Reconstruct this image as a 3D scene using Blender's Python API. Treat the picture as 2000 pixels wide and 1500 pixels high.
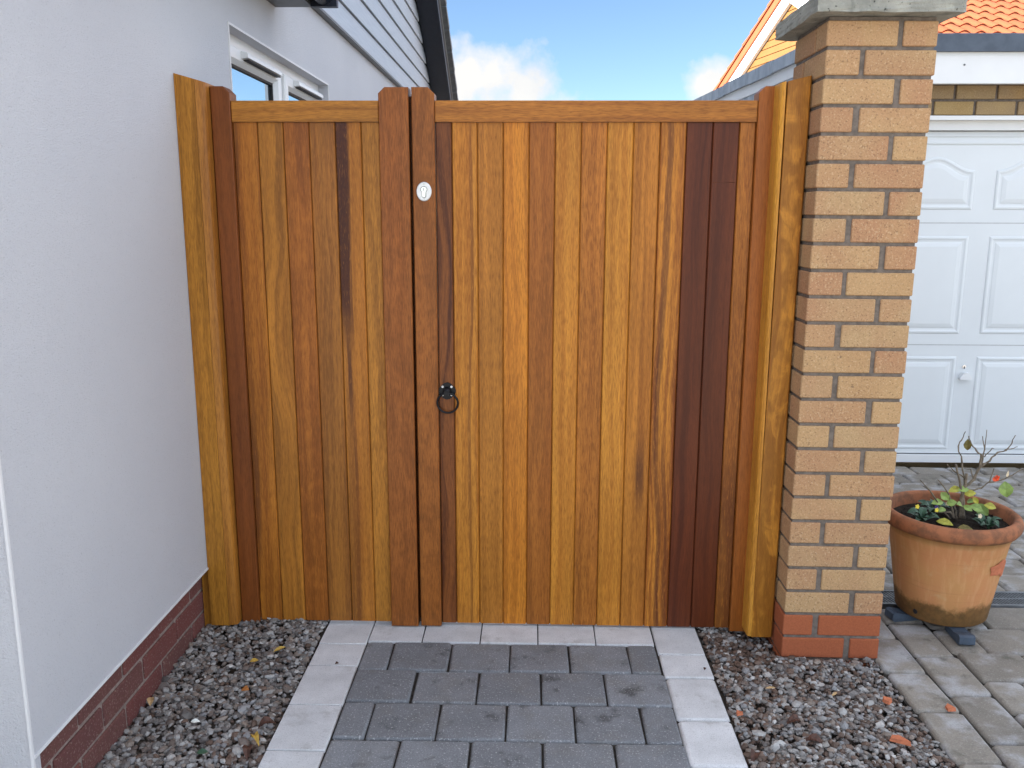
import bpy, bmesh, math, random
import numpy as np
from mathutils import Vector, Matrix

scene = bpy.context.scene
for _o in list(bpy.data.objects):
    bpy.data.objects.remove(_o)
COL = scene.collection
R = math.radians

# ------------------------------------------------------------------ camera
cam_d = bpy.data.cameras.new('camera')
cam = bpy.data.objects.new('camera', cam_d)
COL.objects.link(cam)
cam_d.sensor_fit = 'HORIZONTAL'
cam_d.sensor_width = 36.0
cam_d.lens = 36.0 * 1699.0 / 2000.0
cam_d.clip_start = 0.05
cam_d.clip_end = 3000
_th, _yw, _rl = R(11.15), R(1.35), R(0.15)
_f = Vector((-math.sin(_yw) * math.cos(_th), math.cos(_yw) * math.cos(_th), -math.sin(_th)))
_r = Vector((math.cos(_yw), math.sin(_yw), 0))
_u = _r.cross(_f)
_r2 = _r * math.cos(_rl) + _u * math.sin(_rl)
_u2 = -_r * math.sin(_rl) + _u * math.cos(_rl)
cam.matrix_world = Matrix(((_r2.x, _u2.x, -_f.x, 0), (_r2.y, _u2.y, -_f.y, -2.835),
                           (_r2.z, _u2.z, -_f.z, 1.42), (0, 0, 0, 1)))
scene.camera = cam

# ------------------------------------------------------------------ light
SUN_EL, SUN_AZ = R(24), math.atan2(-0.92, -0.30)       # azimuth measured from +Y towards +X
sun_dir = Vector((math.sin(SUN_AZ) * math.cos(SUN_EL), math.cos(SUN_AZ) * math.cos(SUN_EL), math.sin(SUN_EL)))
sd = bpy.data.lights.new('sun', 'SUN')
sd.energy = 5.0
sd.angle = R(0.5)
sd.color = (1.0, 0.93, 0.82)
sun = bpy.data.objects.new('sun', sd)
COL.objects.link(sun)
sun.rotation_euler = sun_dir.to_track_quat('Z', 'Y').to_euler()

scene.view_settings.view_transform = 'Standard'
scene.view_settings.look = 'None'
scene.view_settings.gamma = 1.0
scene.view_settings.use_curve_mapping = False
scene.view_settings.exposure = 2.2

world = bpy.data.worlds.new('World')
scene.world = world
world.use_nodes = True


def build_world():
    nt = world.node_tree
    nt.nodes.clear()
    N, L = nt.nodes.new, nt.links.new
    out = N('ShaderNodeOutputWorld')
    bg = N('ShaderNodeBackground')
    bg.inputs['Strength'].default_value = 0.05
    L(bg.outputs[0], out.inputs[0])
    sky = N('ShaderNodeTexSky')
    sky.sky_type = 'NISHITA'
    sky.sun_disc = False
    sky.sun_elevation = SUN_EL
    sky.sun_rotation = SUN_AZ
    sky.altitude = 50
    sky.air_density = 0.8
    sky.dust_density = 0.1
    sky.ozone_density = 3.0
    tc = N('ShaderNodeTexCoord')

    def math_(op, a, b=None, c=None, clamp=False):
        n = N('ShaderNodeMath')
        n.operation = op
        n.use_clamp = clamp
        for i, v in enumerate((a, b, c)):
            if v is None:
                continue
            if isinstance(v, (int, float)):
                n.inputs[i].default_value = v
            else:
                L(v, n.inputs[i])
        return n.outputs[0]

    def noise(scale, detail, rough, vec):
        n = N('ShaderNodeTexNoise')
        n.inputs['Scale'].default_value = scale
        n.inputs['Detail'].default_value = detail
        n.inputs['Roughness'].default_value = rough
        L(vec, n.inputs['Vector'])
        return n.outputs['Fac']

    d = tc.outputs['Generated']
    nf = noise(26.0, 8, 0.58, d)
    nb = noise(4.2, 5, 0.55, d)
    # single cumulus heads standing low over the garden, given as directions
    clouds = [((-0.075, 0.988, 0.140), 0.062), ((-0.045, 0.990, 0.135), 0.060), ((-0.012, 0.991, 0.118), 0.060),
              ((0.030, 0.993, 0.095), 0.055), ((-0.12, 0.985, 0.115), 0.065),
              ((0.186, 0.973, 0.135), 0.036), ((0.205, 0.970, 0.125), 0.045)]
    acc = None
    for c, r in clouds:
        v = Vector(c).normalized()
        dn = N('ShaderNodeVectorMath')
        dn.operation = 'DISTANCE'
        L(d, dn.inputs[0])
        dn.inputs[1].default_value = v
        q = math_('SUBTRACT', 1.0, math_('DIVIDE', dn.outputs['Value'], r * 0.92))
        acc = q if acc is None else math_('MAXIMUM', acc, q)
    cum = math_('ADD', acc, math_('MULTIPLY', math_('SUBTRACT', nf, 0.5), 1.7))
    cum = math_('MULTIPLY', math_('SUBTRACT', cum, 0.06), 1.5, clamp=True)
    # broken cloud added over the unseen rest of the sky as fill light
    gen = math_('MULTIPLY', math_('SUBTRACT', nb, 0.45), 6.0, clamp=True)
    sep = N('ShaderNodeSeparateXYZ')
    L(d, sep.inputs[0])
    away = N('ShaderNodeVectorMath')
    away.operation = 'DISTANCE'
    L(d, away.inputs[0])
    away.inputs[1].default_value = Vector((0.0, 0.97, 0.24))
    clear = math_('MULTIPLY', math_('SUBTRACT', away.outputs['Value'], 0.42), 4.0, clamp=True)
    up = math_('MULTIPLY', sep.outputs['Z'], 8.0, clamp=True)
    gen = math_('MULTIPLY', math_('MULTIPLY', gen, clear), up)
    mask = cum
    lum = math_('ADD', 0.78, math_('MULTIPLY', math_('SUBTRACT', noise(11.0, 6, 0.6, d), 0.4), 1.3))
    ccol = N('ShaderNodeMix')
    ccol.data_type = 'RGBA'
    ccol.inputs['A'].default_value = (2.7, 3.0, 3.5, 1)
    ccol.inputs['B'].default_value = (4.6, 4.45, 4.2, 1)
    L(math_('MULTIPLY', lum, 1.0, clamp=True), ccol.inputs['Factor'])
    mix = N('ShaderNodeMix')
    mix.data_type = 'RGBA'
    L(math_('MULTIPLY', mask, 0.93), mix.inputs['Factor'])
    L(sky.outputs[0], mix.inputs['A'])
    L(ccol.outputs['Result'], mix.inputs['B'])
    # unseen clouds to the sides and overhead, made brighter to fill the shade
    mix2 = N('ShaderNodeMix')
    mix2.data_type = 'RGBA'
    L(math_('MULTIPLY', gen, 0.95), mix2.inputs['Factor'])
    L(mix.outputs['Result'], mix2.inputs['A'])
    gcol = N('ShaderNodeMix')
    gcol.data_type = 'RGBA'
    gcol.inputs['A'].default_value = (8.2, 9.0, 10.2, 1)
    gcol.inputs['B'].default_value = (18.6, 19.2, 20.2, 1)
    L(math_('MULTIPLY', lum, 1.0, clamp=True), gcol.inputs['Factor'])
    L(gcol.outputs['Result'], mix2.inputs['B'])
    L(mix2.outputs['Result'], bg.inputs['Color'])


build_world()


# ------------------------------------------------------------------ material helpers
class NT:
    def __init__(self, name):
        self.m = bpy.data.materials.new(name)
        self.m.use_nodes = True
        self.t = self.m.node_tree
        self.t.nodes.clear()
        self.out = self.n('ShaderNodeOutputMaterial')
        self.b = self.n('ShaderNodeBsdfPrincipled')
        self.l(self.b.outputs[0], self.out.inputs[0])
        self.tc = self.n('ShaderNodeTexCoord')
        self.obj = self.tc.outputs['Object']

    def n(self, k):
        return self.t.nodes.new(k)

    def l(self, a, b):
        self.t.links.new(a, b)

    def put(self, sock, v):
        if isinstance(v, (int, float)):
            sock.default_value = v
        elif isinstance(v, (tuple, list, Vector)):
            v = tuple(v)
            if len(v) == 3 and sock.type == 'RGBA':
                v = v + (1.0,)
            sock.default_value = v
        else:
            self.l(v, sock)

    def math(self, op, a, b=None, c=None, clamp=False):
        n = self.n('ShaderNodeMath')
        n.operation = op
        n.use_clamp = clamp
        for i, v in enumerate((a, b, c)):
            if v is not None:
                self.put(n.inputs[i], v)
        return n.outputs[0]

    def mapping(self, vec, scale=(1, 1, 1), loc=(0, 0, 0), rot=(0, 0, 0)):
        n = self.n('ShaderNodeMapping')
        self.put(n.inputs['Vector'], vec)
        n.inputs['Scale'].default_value = scale
        n.inputs['Location'].default_value = loc
        n.inputs['Rotation'].default_value = rot
        return n.outputs[0]

    def noise(self, vec, scale=1.0, detail=2.0, rough=0.5, dist=0.0):
        n = self.n('ShaderNodeTexNoise')
        self.put(n.inputs['Vector'], vec)
        n.inputs['Scale'].default_value = scale
        n.inputs['Detail'].default_value = detail
        n.inputs['Roughness'].default_value = rough
        n.inputs['Distortion'].default_value = dist
        return n.outputs['Fac']

    def voro(self, vec, scale, feature='F1'):
        n = self.n('ShaderNodeTexVoronoi')
        n.feature = feature
        self.put(n.inputs['Vector'], vec)
        n.inputs['Scale'].default_value = scale
        return n

    def ramp(self, fac, lo, hi):
        """smooth 0..1 between lo and hi"""
        n = self.n('ShaderNodeMapRange')
        n.interpolation_type = 'SMOOTHSTEP'
        self.put(n.inputs['Value'], fac)
        n.inputs['From Min'].default_value = lo
        n.inputs['From Max'].default_value = hi
        return n.outputs[0]

    def mix(self, fac, a, b, mode='MIX'):
        n = self.n('ShaderNodeMix')
        n.data_type = 'RGBA'
        n.blend_type = mode
        self.put(n.inputs['Factor'], fac)
        self.put(n.inputs['A'], a)
        self.put(n.inputs['B'], b)
        return n.outputs['Result']

    def vadd(self, a, b):
        n = self.n('ShaderNodeVectorMath')
        n.operation = 'ADD'
        self.put(n.inputs[0], a)
        self.put(n.inputs[1], b)
        return n.outputs[0]

    def sep(self, v):
        n = self.n('ShaderNodeSeparateXYZ')
        self.put(n.inputs[0], v)
        return n.outputs

    def comb(self, x, y, z):
        n = self.n('ShaderNodeCombineXYZ')
        for i, v in enumerate((x, y, z)):
            self.put(n.inputs[i], v)
        return n.outputs[0]

    def bump(self, h, strength, dist):
        n = self.n('ShaderNodeBump')
        n.inputs['Strength'].default_value = strength
        n.inputs['Distance'].default_value = dist
        self.put(n.inputs['Height'], h)
        self.l(n.outputs[0], self.b.inputs['Normal'])

    def info(self, what='Random'):
        n = self.n('ShaderNodeObjectInfo')
        return n.outputs[what]

    def done(self, col, rough=0.6, spec=0.5, metal=0.0):
        self.put(self.b.inputs['Base Color'], col)
        self.put(self.b.inputs['Roughness'], rough)
        self.put(self.b.inputs['Specular IOR Level'], spec)
        self.put(self.b.inputs['Metallic'], metal)
        return self.m


def plain(name, col, rough=0.5, spec=0.5, metal=0.0, vary=0.12, scale=30, bump=0.0):
    k = NT(name)
    f = k.noise(k.obj, scale, 5, 0.6)
    a = tuple(c * (1 - vary) for c in col)
    b = tuple(min(1, c * (1 + vary)) for c in col)
    if bump:
        k.bump(k.noise(k.obj, scale * 6, 3), bump, 0.002)
    return k.done(k.mix(k.ramp(f, 0.3, 0.7), a, b), rough, spec, metal)


_wseed = [0]


def wood(name, light, dark, contrast=0.6, red=(0.22, 0.07, 0.02), redamt=0.35, streaks=(), axis='Z',
         figure=0.0, fleck=0.45, rough=0.36, wave=0.010, blotch=0.0):
    """oiled hardwood: bands, fine grain and pore dashes along the board; streaks = dark heartwood (across, half width, z0, z1, amount)"""
    _wseed[0] += 1
    s = _wseed[0] * 7.37
    light, dark, red = [(min(0.8, c[0] * 1.22), c[1] * 1.08, c[2] * 0.60) for c in (light, dark, red)]
    k = NT(name)
    x, y, z = k.sep(k.obj)[:3]
    if axis == 'Z':
        a, l = x, z
    else:
        a, l = z, x
    yy = k.math('MULTIPLY', y, 0.9)
    low = k.noise(k.comb(k.math('MULTIPLY', a, 2.0), s, k.math('MULTIPLY', l, 1.1)), 1.0, 2, 0.5)
    wob = k.math('MULTIPLY', k.math('SUBTRACT', low, 0.5), wave * 9)
    mid = k.noise(k.comb(k.math('MULTIPLY', a, 14.0), s + 3, k.math('MULTIPLY', l, 3.4)), 1.0, 2, 0.5)
    wob = k.math('ADD', wob, k.math('MULTIPLY', k.math('SUBTRACT', mid, 0.5), 0.012))
    aw = k.math('ADD', a, wob)
    bands = k.noise(k.comb(k.math('MULTIPLY', aw, 46.0), k.math('ADD', k.math('MULTIPLY', yy, 20), s + 11), k.math('MULTIPLY', l, 0.9)), 1.0, 4, 0.6)
    col = k.mix(k.math('MULTIPLY', k.ramp(bands, 0.38, 0.64), min(1.0, contrast * 1.15)), light, dark)
    broad = k.noise(k.comb(k.math('MULTIPLY', aw, 20.0), s + 21, k.math('MULTIPLY', l, 0.8)), 1.0, 3, 0.55)
    col = k.mix(k.math('MULTIPLY', k.ramp(broad, 0.42, 0.70), redamt), col, red)
    for i, (ac, hw, z0, z1, amt) in enumerate(streaks):
        da = k.math('DIVIDE', k.math('ABSOLUTE', k.math('SUBTRACT', aw, ac)), hw)
        zz = k.math('MULTIPLY', k.ramp(l, z0 - 0.10, z0 + 0.18), k.math('SUBTRACT', 1.0, k.ramp(l, z1 - 0.18, z1 + 0.10)))
        brk = k.noise(k.comb(k.math('MULTIPLY', aw, 120.0), s + 40 + i, k.math('MULTIPLY', l, 2.2)), 1.0, 3, 0.6)
        m = k.math('SUBTRACT', 1.0, k.ramp(k.math('ADD', da, k.math('MULTIPLY', k.math('SUBTRACT', brk, 0.5), 0.9)), 0.55, 1.15))
        m = k.math('MULTIPLY', k.math('MULTIPLY', m, zz), amt)
        col = k.mix(m, col, (0.046, 0.012, 0.010))
    drift = k.noise(k.comb(k.math('MULTIPLY', aw, 9.0), s + 80, k.math('MULTIPLY', l, 1.6)), 1.0, 3, 0.5)
    dv = k.math('ADD', 0.62, k.math('MULTIPLY', drift, 0.68))
    col = k.mix(1.0, col, k.comb(dv, dv, dv), 'MULTIPLY')
    if figure:
        fg = k.noise(k.comb(k.math('MULTIPLY', a, 16.0), s + 60, k.math('MULTIPLY', l, 26.0)), 1.0, 3, 0.55, 0.6)
        mk = k.noise(k.comb(k.math('MULTIPLY', a, 6.0), s + 64, k.math('MULTIPLY', l, 3.0)), 1.0, 2, 0.5)
        g = k.math('MULTIPLY', k.math('MULTIPLY', k.math('SUBTRACT', fg, 0.5), figure * 2.6), k.ramp(mk, 0.35, 0.6))
        g = k.math('ADD', 1.0, g)
        col = k.mix(1.0, col, k.comb(g, g, g), 'MULTIPLY')
    if blotch:
        bn = k.noise(k.comb(k.math('MULTIPLY', a, 17.0), s + 90, k.math('MULTIPLY', l, 11.0)), 1.0, 4, 0.55, 0.8)
        col = k.mix(k.math('MULTIPLY', k.ramp(bn, 0.44, 0.60), blotch), col, tuple(0.55 * dark[i] + 0.25 * light[i] for i in range(3)))
        col = k.mix(k.math('MULTIPLY', k.ramp(bn, 0.44, 0.34), blotch * 0.5), col, tuple(min(0.8, 1.25 * c) for c in light))
    fine = k.noise(k.comb(k.math('MULTIPLY', aw, 420.0), s, k.math('MULTIPLY', l, 16.0)), 1.0, 3, 0.65)
    fv = k.math('ADD', 0.76, k.math('MULTIPLY', fine, 0.46))
    col = k.mix(1.0, col, k.comb(fv, fv, fv), 'MULTIPLY')
    dash = k.noise(k.comb(k.math('MULTIPLY', a, 400.0), k.math('ADD', k.math('MULTIPLY', y, 300), s + 5), k.math('MULTIPLY', l, 34.0)), 1.0, 2, 0.55, 0.3)
    col = k.mix(k.math('MULTIPLY', k.ramp(dash, 0.47, 0.66), min(1.0, fleck * 0.95)), col, tuple(c * 0.60 for c in dark))
    col = k.mix(k.math('MULTIPLY', k.ramp(dash, 0.45, 0.30), fleck * 0.5), col, tuple(min(1, c * 1.45) for c in light))
    k.bump(k.math('ADD', fine, k.math('MULTIPLY', dash, -0.7)), 0.16, 0.0006)
    k.put(k.b.inputs['Coat Weight'], 0.0)
    k.put(k.b.inputs['Coat Roughness'], 0.25)
    rr = k.math('ADD', rough - 0.05, k.math('MULTIPLY', dash, 0.16))
    return k.done(col, rr, 0.24)


# ------------------------------------------------------------------ mesh helpers
WORLD = {}


class MB:
    def __init__(self):
        self.v, self.f, self.c = [], [], None

    def add(self, vs, fs):
        o = len(self.v)
        self.v += [tuple(p) for p in vs]
        self.f += [tuple(i + o for i in f) for f in fs]
        return self

    def box(self, x0, x1, y0, y1, z0, z1):
        return self.add([(x0, y0, z0), (x1, y0, z0), (x1, y1, z0), (x0, y1, z0), (x0, y0, z1), (x1, y0, z1), (x1, y1, z1), (x0, y1, z1)],
                        [(0, 3, 2, 1), (4, 5, 6, 7), (0, 1, 5, 4), (1, 2, 6, 5), (2, 3, 7, 6), (3, 0, 4, 7)])

    def cbox(self, x0, x1, y0, y1, z0, z1, b):
        """box with chamfered edges all round"""
        bm = bmesh.new()
        tmp = MB().box(x0, x1, y0, y1, z0, z1)
        vs = [bm.verts.new(p) for p in tmp.v]
        for f in tmp.f:
            bm.faces.new([vs[i] for i in f])
        bmesh.ops.bevel(bm, geom=bm.edges[:], offset=b, segments=1, affect='EDGES', profile=0.5)
        bm.verts.index_update()
        self.add([v.co[:] for v in bm.verts], [[v.index for v in f.verts] for f in bm.faces])
        bm.free()
        return self

    def prism(self, pts, a0, a1, axis='Z'):
        """extrude polygon pts along an axis; pts are (x,y) for Z, (x,z) for Y, (y,z) for X"""
        n = len(pts)

        def P(p, a):
            return {'Z': (p[0], p[1], a), 'Y': (p[0], a, p[1]), 'X': (a, p[0], p[1])}[axis]
        vs = [P(p, a0) for p in pts] + [P(p, a1) for p in pts]
        fs = [tuple(range(n - 1, -1, -1)), tuple(range(n, 2 * n))] + [(i, (i + 1) % n, n + (i + 1) % n, n + i) for i in range(n)]
        return self.add(vs, fs)

    def lathe(self, prof, seg=48, cx=0, cy=0, cz=0, caps=False):
        vs, fs = [], []
        n = len(prof)
        for i in range(seg):
            t = 2 * math.pi * i / seg
            for r, z in prof:
                vs.append((cx + r * math.cos(t), cy + r * math.sin(t), cz + z))
        for i in range(seg):
            j = (i + 1) % seg
            for q in range(n - 1):
                fs.append((i * n + q, j * n + q, j * n + q + 1, i * n + q + 1))
        if caps:
            fs.append(tuple(i * n for i in range(seg))[::-1])
            fs.append(tuple(i * n + n - 1 for i in range(seg)))
        return self.add(vs, fs)

    def tube(self, pts, radii, seg=6, closed=False):
        pts = [Vector(p) for p in pts]
        n = len(pts)
        if isinstance(radii, (int, float)):
            radii = [radii] * n
        vs, fs = [], []
        prev = None
        for i, p in enumerate(pts):
            if closed:
                t = (pts[(i + 1) % n] - pts[i - 1]).normalized()
            else:
                t = (pts[min(i + 1, n - 1)] - pts[max(i - 1, 0)]).normalized()
            ref = prev if prev is not None else (Vector((0, 1, 0)) if abs(t.y) < 0.9 else Vector((1, 0, 0)))
            a = (ref - t * ref.dot(t)).normalized()
            prev = a
            b = t.cross(a)
            for s in range(seg):
                q = 2 * math.pi * s / seg
                vs.append(p + (a * math.cos(q) + b * math.sin(q)) * radii[i])
        m = n if closed else n - 1
        for i in range(m):
            j = (i + 1) % n
            for s in range(seg):
                s2 = (s + 1) % seg
                fs.append((i * seg + s, i * seg + s2, j * seg + s2, j * seg + s))
        if not closed:
            fs.append(tuple(range(seg))[::-1])
            fs.append(tuple((n - 1) * seg + s for s in range(seg)))
        return self.add(vs, fs)

    def mesh(self, name, mat=None, smooth=False, fix=True):
        me = bpy.data.meshes.new(name)
        me.from_pydata(self.v, [], self.f)
        if fix:
            bm = bmesh.new()
            bm.from_mesh(me)
            bmesh.ops.recalc_face_normals(bm, faces=bm.faces)
            bm.to_mesh(me)
            bm.free()
        if mat:
            me.materials.append(mat)
        if smooth:
            me.polygons.foreach_set('use_smooth', [True] * len(me.polygons))
        me.update()
        return me

    def build(self, name, mat, parent=None, loc=(0, 0, 0), smooth=False, world_verts=True):
        """verts given in world space; the object origin is placed at loc"""
        loc = Vector(loc)
        if world_verts:
            self.v = [tuple(Vector(p) - loc) for p in self.v]
        return place(name, self.mesh(name, mat, smooth), parent, loc)


def place(name, me, parent=None, loc=(0, 0, 0), rot=None):
    o = bpy.data.objects.new(name, me)
    COL.objects.link(o)
    loc = Vector(loc)
    WORLD[o.name] = loc
    if parent is not None:
        o.parent = parent
        o.location = loc - WORLD[parent.name]
    else:
        o.location = loc
    if rot is not None:
        o.rotation_euler = rot
    return o


def thing(name, label, cat, loc=(0, 0, 0), group=None):
    o = bpy.data.objects.new(name, None)
    o.empty_display_size = 0.1
    COL.objects.link(o)
    o.location = loc
    WORLD[o.name] = Vector(loc)
    return tag(o, label, cat, group)


def tag(o, label, cat, group=None, kind=None):
    if label:
        o['label'] = label
    if cat:
        o['category'] = cat
    if group:
        o['group'] = group
    if kind:
        o['kind'] = kind
    return o


rng = random.Random(11)

# ------------------------------------------------------------------ materials
def m_render():
    k = NT('white_render')
    wv = k.vadd(k.obj, (0, 0, 0))
    n1 = k.noise(k.mapping(wv, (1, 1, 1.35)), 210, 3, 0.62, 0.6)
    n2 = k.noise(wv, 60, 3, 0.5)
    h = k.math('ADD', n1, k.math('MULTIPLY', n2, 0.5))
    k.bump(h, 0.9, 0.0046)
    cl = k.noise(wv, 1.4, 4, 0.55)
    col = k.mix(k.ramp(cl, 0.3, 0.75), (0.560, 0.566, 0.598), (0.600, 0.604, 0.632))
    pit = k.ramp(n1, 0.30, 0.42)
    col = k.mix(pit, (0.47, 0.475, 0.50), col)
    return k.done(col, 0.85, 0.25)


def brick_mat(name, cols, speck=(0.12, 0.07, 0.04), speckamt=0.5, light=(0.62, 0.46, 0.28), bumps=0.5):
    k = NT(name)
    rnd = k.info()
    v = k.vadd(k.obj, k.comb(k.math('MULTIPLY', rnd, 37.0), k.math('MULTIPLY', rnd, 91.0), 0.0))
    cr = k.n('ShaderNodeValToRGB')
    cr.color_ramp.interpolation = 'LINEAR'
    while len(cr.color_ramp.elements) < len(cols):
        cr.color_ramp.elements.new(0.5)
    for i, c in enumerate(cols):
        cr.color_ramp.elements[i].position = i / (len(cols) - 1)
        cr.color_ramp.elements[i].color = tuple(c) + (1,)
    tone = k.math('ADD', k.math('MULTIPLY', rnd, 0.75), k.math('MULTIPLY', k.noise(v, 7, 3, 0.5), 0.5))
    k.l(k.math('SUBTRACT', tone, 0.12), cr.inputs[0])
    col = cr.outputs[0]
    n = k.noise(v, 190, 3, 0.6)
    vv = k.math('ADD', 0.70, k.math('MULTIPLY', n, 0.60))
    col = k.mix(1.0, col, k.comb(vv, vv, vv), 'MULTIPLY')
    sp = k.noise(v, 170, 2, 0.5)
    col = k.mix(k.math('MULTIPLY', k.ramp(sp, 0.60, 0.68), speckamt), col, speck)
    sl = k.noise(k.mapping(v, (1, 1, 1), (3, 7, 1)), 170, 2, 0.5)
    col = k.mix(k.math('MULTIPLY', k.ramp(sl, 0.58, 0.67), speckamt * 0.8), col, light)
    st = k.noise(v, 34, 3, 0.6)
    col = k.mix(k.math('MULTIPLY', k.ramp(st, 0.70, 0.78), 0.55), col, (0.09, 0.06, 0.045))
    k.bump(k.math('ADD', n, k.math('MULTIPLY', k.noise(v, 60, 3), 0.8)), bumps, 0.0025)
    return k.done(col, 0.86, 0.2)


def m_mortar():
    return plain('mortar', (0.168, 0.140, 0.118), 0.95, 0.1, vary=0.22, scale=60, bump=0.5)


def paver_mat(name, base, vary, speck=0.5, fine=500, moss=(0.05, 0.045, 0.03), mossamt=0.25, light=(0.6, 0.6, 0.6), lightamt=0.35, patch=None, patchamt=0.0, rough=0.8):
    k = NT(name)
    rnd = k.info()
    v = k.vadd(k.obj, k.comb(k.math('MULTIPLY', rnd, 53.0), k.math('MULTIPLY', rnd, 17.0), 0.0))
    tone = k.math('ADD', 1.0 - vary, k.math('MULTIPLY', rnd, vary * 2))
    col = k.mix(1.0, base, k.comb(tone, tone, tone), 'MULTIPLY')
    cl = k.noise(v, 11, 5, 0.62)
    c1 = k.math('ADD', 0.70, k.math('MULTIPLY', cl, 0.60))
    col = k.mix(1.0, col, k.comb(c1, c1, c1), 'MULTIPLY')
    if patch:
        pn = k.noise(k.mapping(v, (1, 1, 1), (9, 2, 5)), 7, 4, 0.6)
        col = k.mix(k.math('MULTIPLY', k.ramp(pn, 0.47, 0.66), patchamt), col, patch)
    ms = k.noise(k.mapping(v, (1, 1, 1), (4, 1, 8)), 8, 4, 0.65)
    col = k.mix(k.math('MULTIPLY', k.ramp(ms, 0.55, 0.72), mossamt), col, moss)
    f = k.noise(v, fine, 2, 0.6)
    fv = k.math('ADD', 1.0 - speck * 0.5, k.math('MULTIPLY', f, speck))
    col = k.mix(1.0, col, k.comb(fv, fv, fv), 'MULTIPLY')
    sp = k.noise(k.mapping(v, (1, 1, 1), (2, 6, 3)), fine * 0.7, 1, 0.5)
    col = k.mix(k.math('MULTIPLY', k.ramp(sp, 0.63, 0.70), lightamt), col, light)
    k.bump(k.math('ADD', f, k.math('MULTIPLY', cl, 1.5)), 0.45, 0.002)
    return k.done(col, rough, 0.35)


M = {}
M['render'] = m_render()
M['mortar'] = m_mortar()
M['brick_buff'] = brick_mat('buff_brick', [(0.40, 0.235, 0.115), (0.46, 0.29, 0.145), (0.40, 0.215, 0.115), (0.44, 0.29, 0.15), (0.37, 0.195, 0.105)])
M['brick_red'] = brick_mat('orange_red_brick', [(0.335, 0.095, 0.040), (0.37, 0.110, 0.048), (0.31, 0.085, 0.038)], speckamt=0.12, light=(0.4, 0.15, 0.08), bumps=0.25)
M['brick_plinth'] = brick_mat('dark_red_brick', [(0.135, 0.048, 0.046), (0.185, 0.066, 0.058), (0.135, 0.058, 0.055), (0.17, 0.075, 0.064)], speckamt=0.6, light=(0.32, 0.24, 0.2))
M['mortar_plinth'] = plain('plinth_mortar', (0.27, 0.215, 0.19), 0.95, 0.1, vary=0.25, scale=60, bump=0.5)
M['brick_yellow'] = brick_mat('yellow_brick', [(0.34, 0.22, 0.09), (0.40, 0.28, 0.13), (0.30, 0.21, 0.12), (0.36, 0.21, 0.07)], speckamt=0.3)
M['white_pvc'] = plain('white_pvc', (0.78, 0.79, 0.79), 0.35, 0.5, vary=0.02, scale=4)
M['white_paint'] = plain('white_paint', (0.80, 0.80, 0.79), 0.5, 0.4, vary=0.03, scale=3)
M['door_white'] = plain('garage_door_white', (0.72, 0.75, 0.76), 0.42, 0.45, vary=0.02, scale=2.5)
M['bead'] = plain('white_bead', (0.70, 0.70, 0.71), 0.5, 0.4, vary=0.02)
M['dark_trim'] = plain('anthracite_trim', (0.007, 0.011, 0.022), 0.45, 0.4, vary=0.2)
M['grey_trim'] = plain('grey_trim', (0.10, 0.105, 0.11), 0.45, 0.45, vary=0.15)
M['pale_trim'] = plain('pale_trim', (0.42, 0.43, 0.43), 0.5, 0.4, vary=0.1)
M['clad'] = None


def m_clad():
    k = NT('pale_grey_cladding')
    v = k.vadd(k.obj, k.comb(0.0, k.math('MULTIPLY', k.info(), 13.0), 0.0))
    g = k.noise(k.mapping(v, (1, 4, 90)), 1.0, 4, 0.6, 0.5)
    st = k.noise(k.mapping(v, (1, 2.5, 9)), 1.0, 4, 0.6)
    col = k.mix(k.ramp(g, 0.3, 0.7), (0.39, 0.43, 0.485), (0.45, 0.49, 0.54))
    col = k.mix(k.math('MULTIPLY', k.ramp(st, 0.6, 0.75), 0.25), col, (0.30, 0.34, 0.37))
    k.bump(g, 0.3, 0.002)
    return k.done(col, 0.55, 0.4)


M['clad'] = m_clad()


def m_glass():
    k = NT('window_glass')
    g = k.n('ShaderNodeBsdfGlossy')
    g.inputs['Roughness'].default_value = 0.01
    g.inputs['Color'].default_value = (0.82, 0.9, 0.95, 1)
    mx = k.n('ShaderNodeMixShader')
    mx.inputs[0].default_value = 0.62
    k.done((0.03, 0.045, 0.055), 0.05, 0.6)
    k.l(k.b.outputs[0], mx.inputs[1])
    k.l(g.outputs[0], mx.inputs[2])
    k.l(mx.outputs[0], k.out.inputs[0])
    return k.m


M['glass'] = m_glass()
M['rubber'] = plain('black_gasket', (0.01, 0.01, 0.011), 0.6)
M['tile_edge'] = plain('grey_concrete_tile', (0.16, 0.17, 0.18), 0.7, 0.4, vary=0.25, scale=12, bump=0.3)
M['slate'] = plain('dark_roof_tile', (0.055, 0.06, 0.068), 0.6, 0.4, vary=0.25, scale=12, bump=0.3)


def m_concrete():
    k = NT('weathered_concrete')
    a = k.noise(k.obj, 9, 6, 0.65)
    b = k.noise(k.obj, 160, 3, 0.6)
    col = k.mix(k.ramp(a, 0.32, 0.68), (0.24, 0.24, 0.21), (0.38, 0.37, 0.32))
    s = k.noise(k.mapping(k.obj, (1, 1, 0.4), (3, 3, 3)), 14, 4, 0.6)
    col = k.mix(k.math('MULTIPLY', k.ramp(s, 0.54, 0.68), 0.45), col, (0.11, 0.115, 0.105))
    p = k.noise(k.obj, 95, 2, 0.5)
    col = k.mix(k.math('MULTIPLY', k.ramp(p, 0.66, 0.72), 0.8), col, (0.04, 0.04, 0.038))
    li = k.noise(k.mapping(k.obj, (1, 1, 1), (7, 1, 2)), 22, 3, 0.6)
    col = k.mix(k.math('MULTIPLY', k.ramp(li, 0.60, 0.70), 0.5), col, (0.42, 0.42, 0.36))
    k.bump(k.math('SUBTRACT', k.math('ADD', a, b), k.math('MULTIPLY', k.ramp(p, 0.66, 0.72), 1.5)), 0.7, 0.004)
    return k.done(col, 0.9, 0.2)


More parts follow.
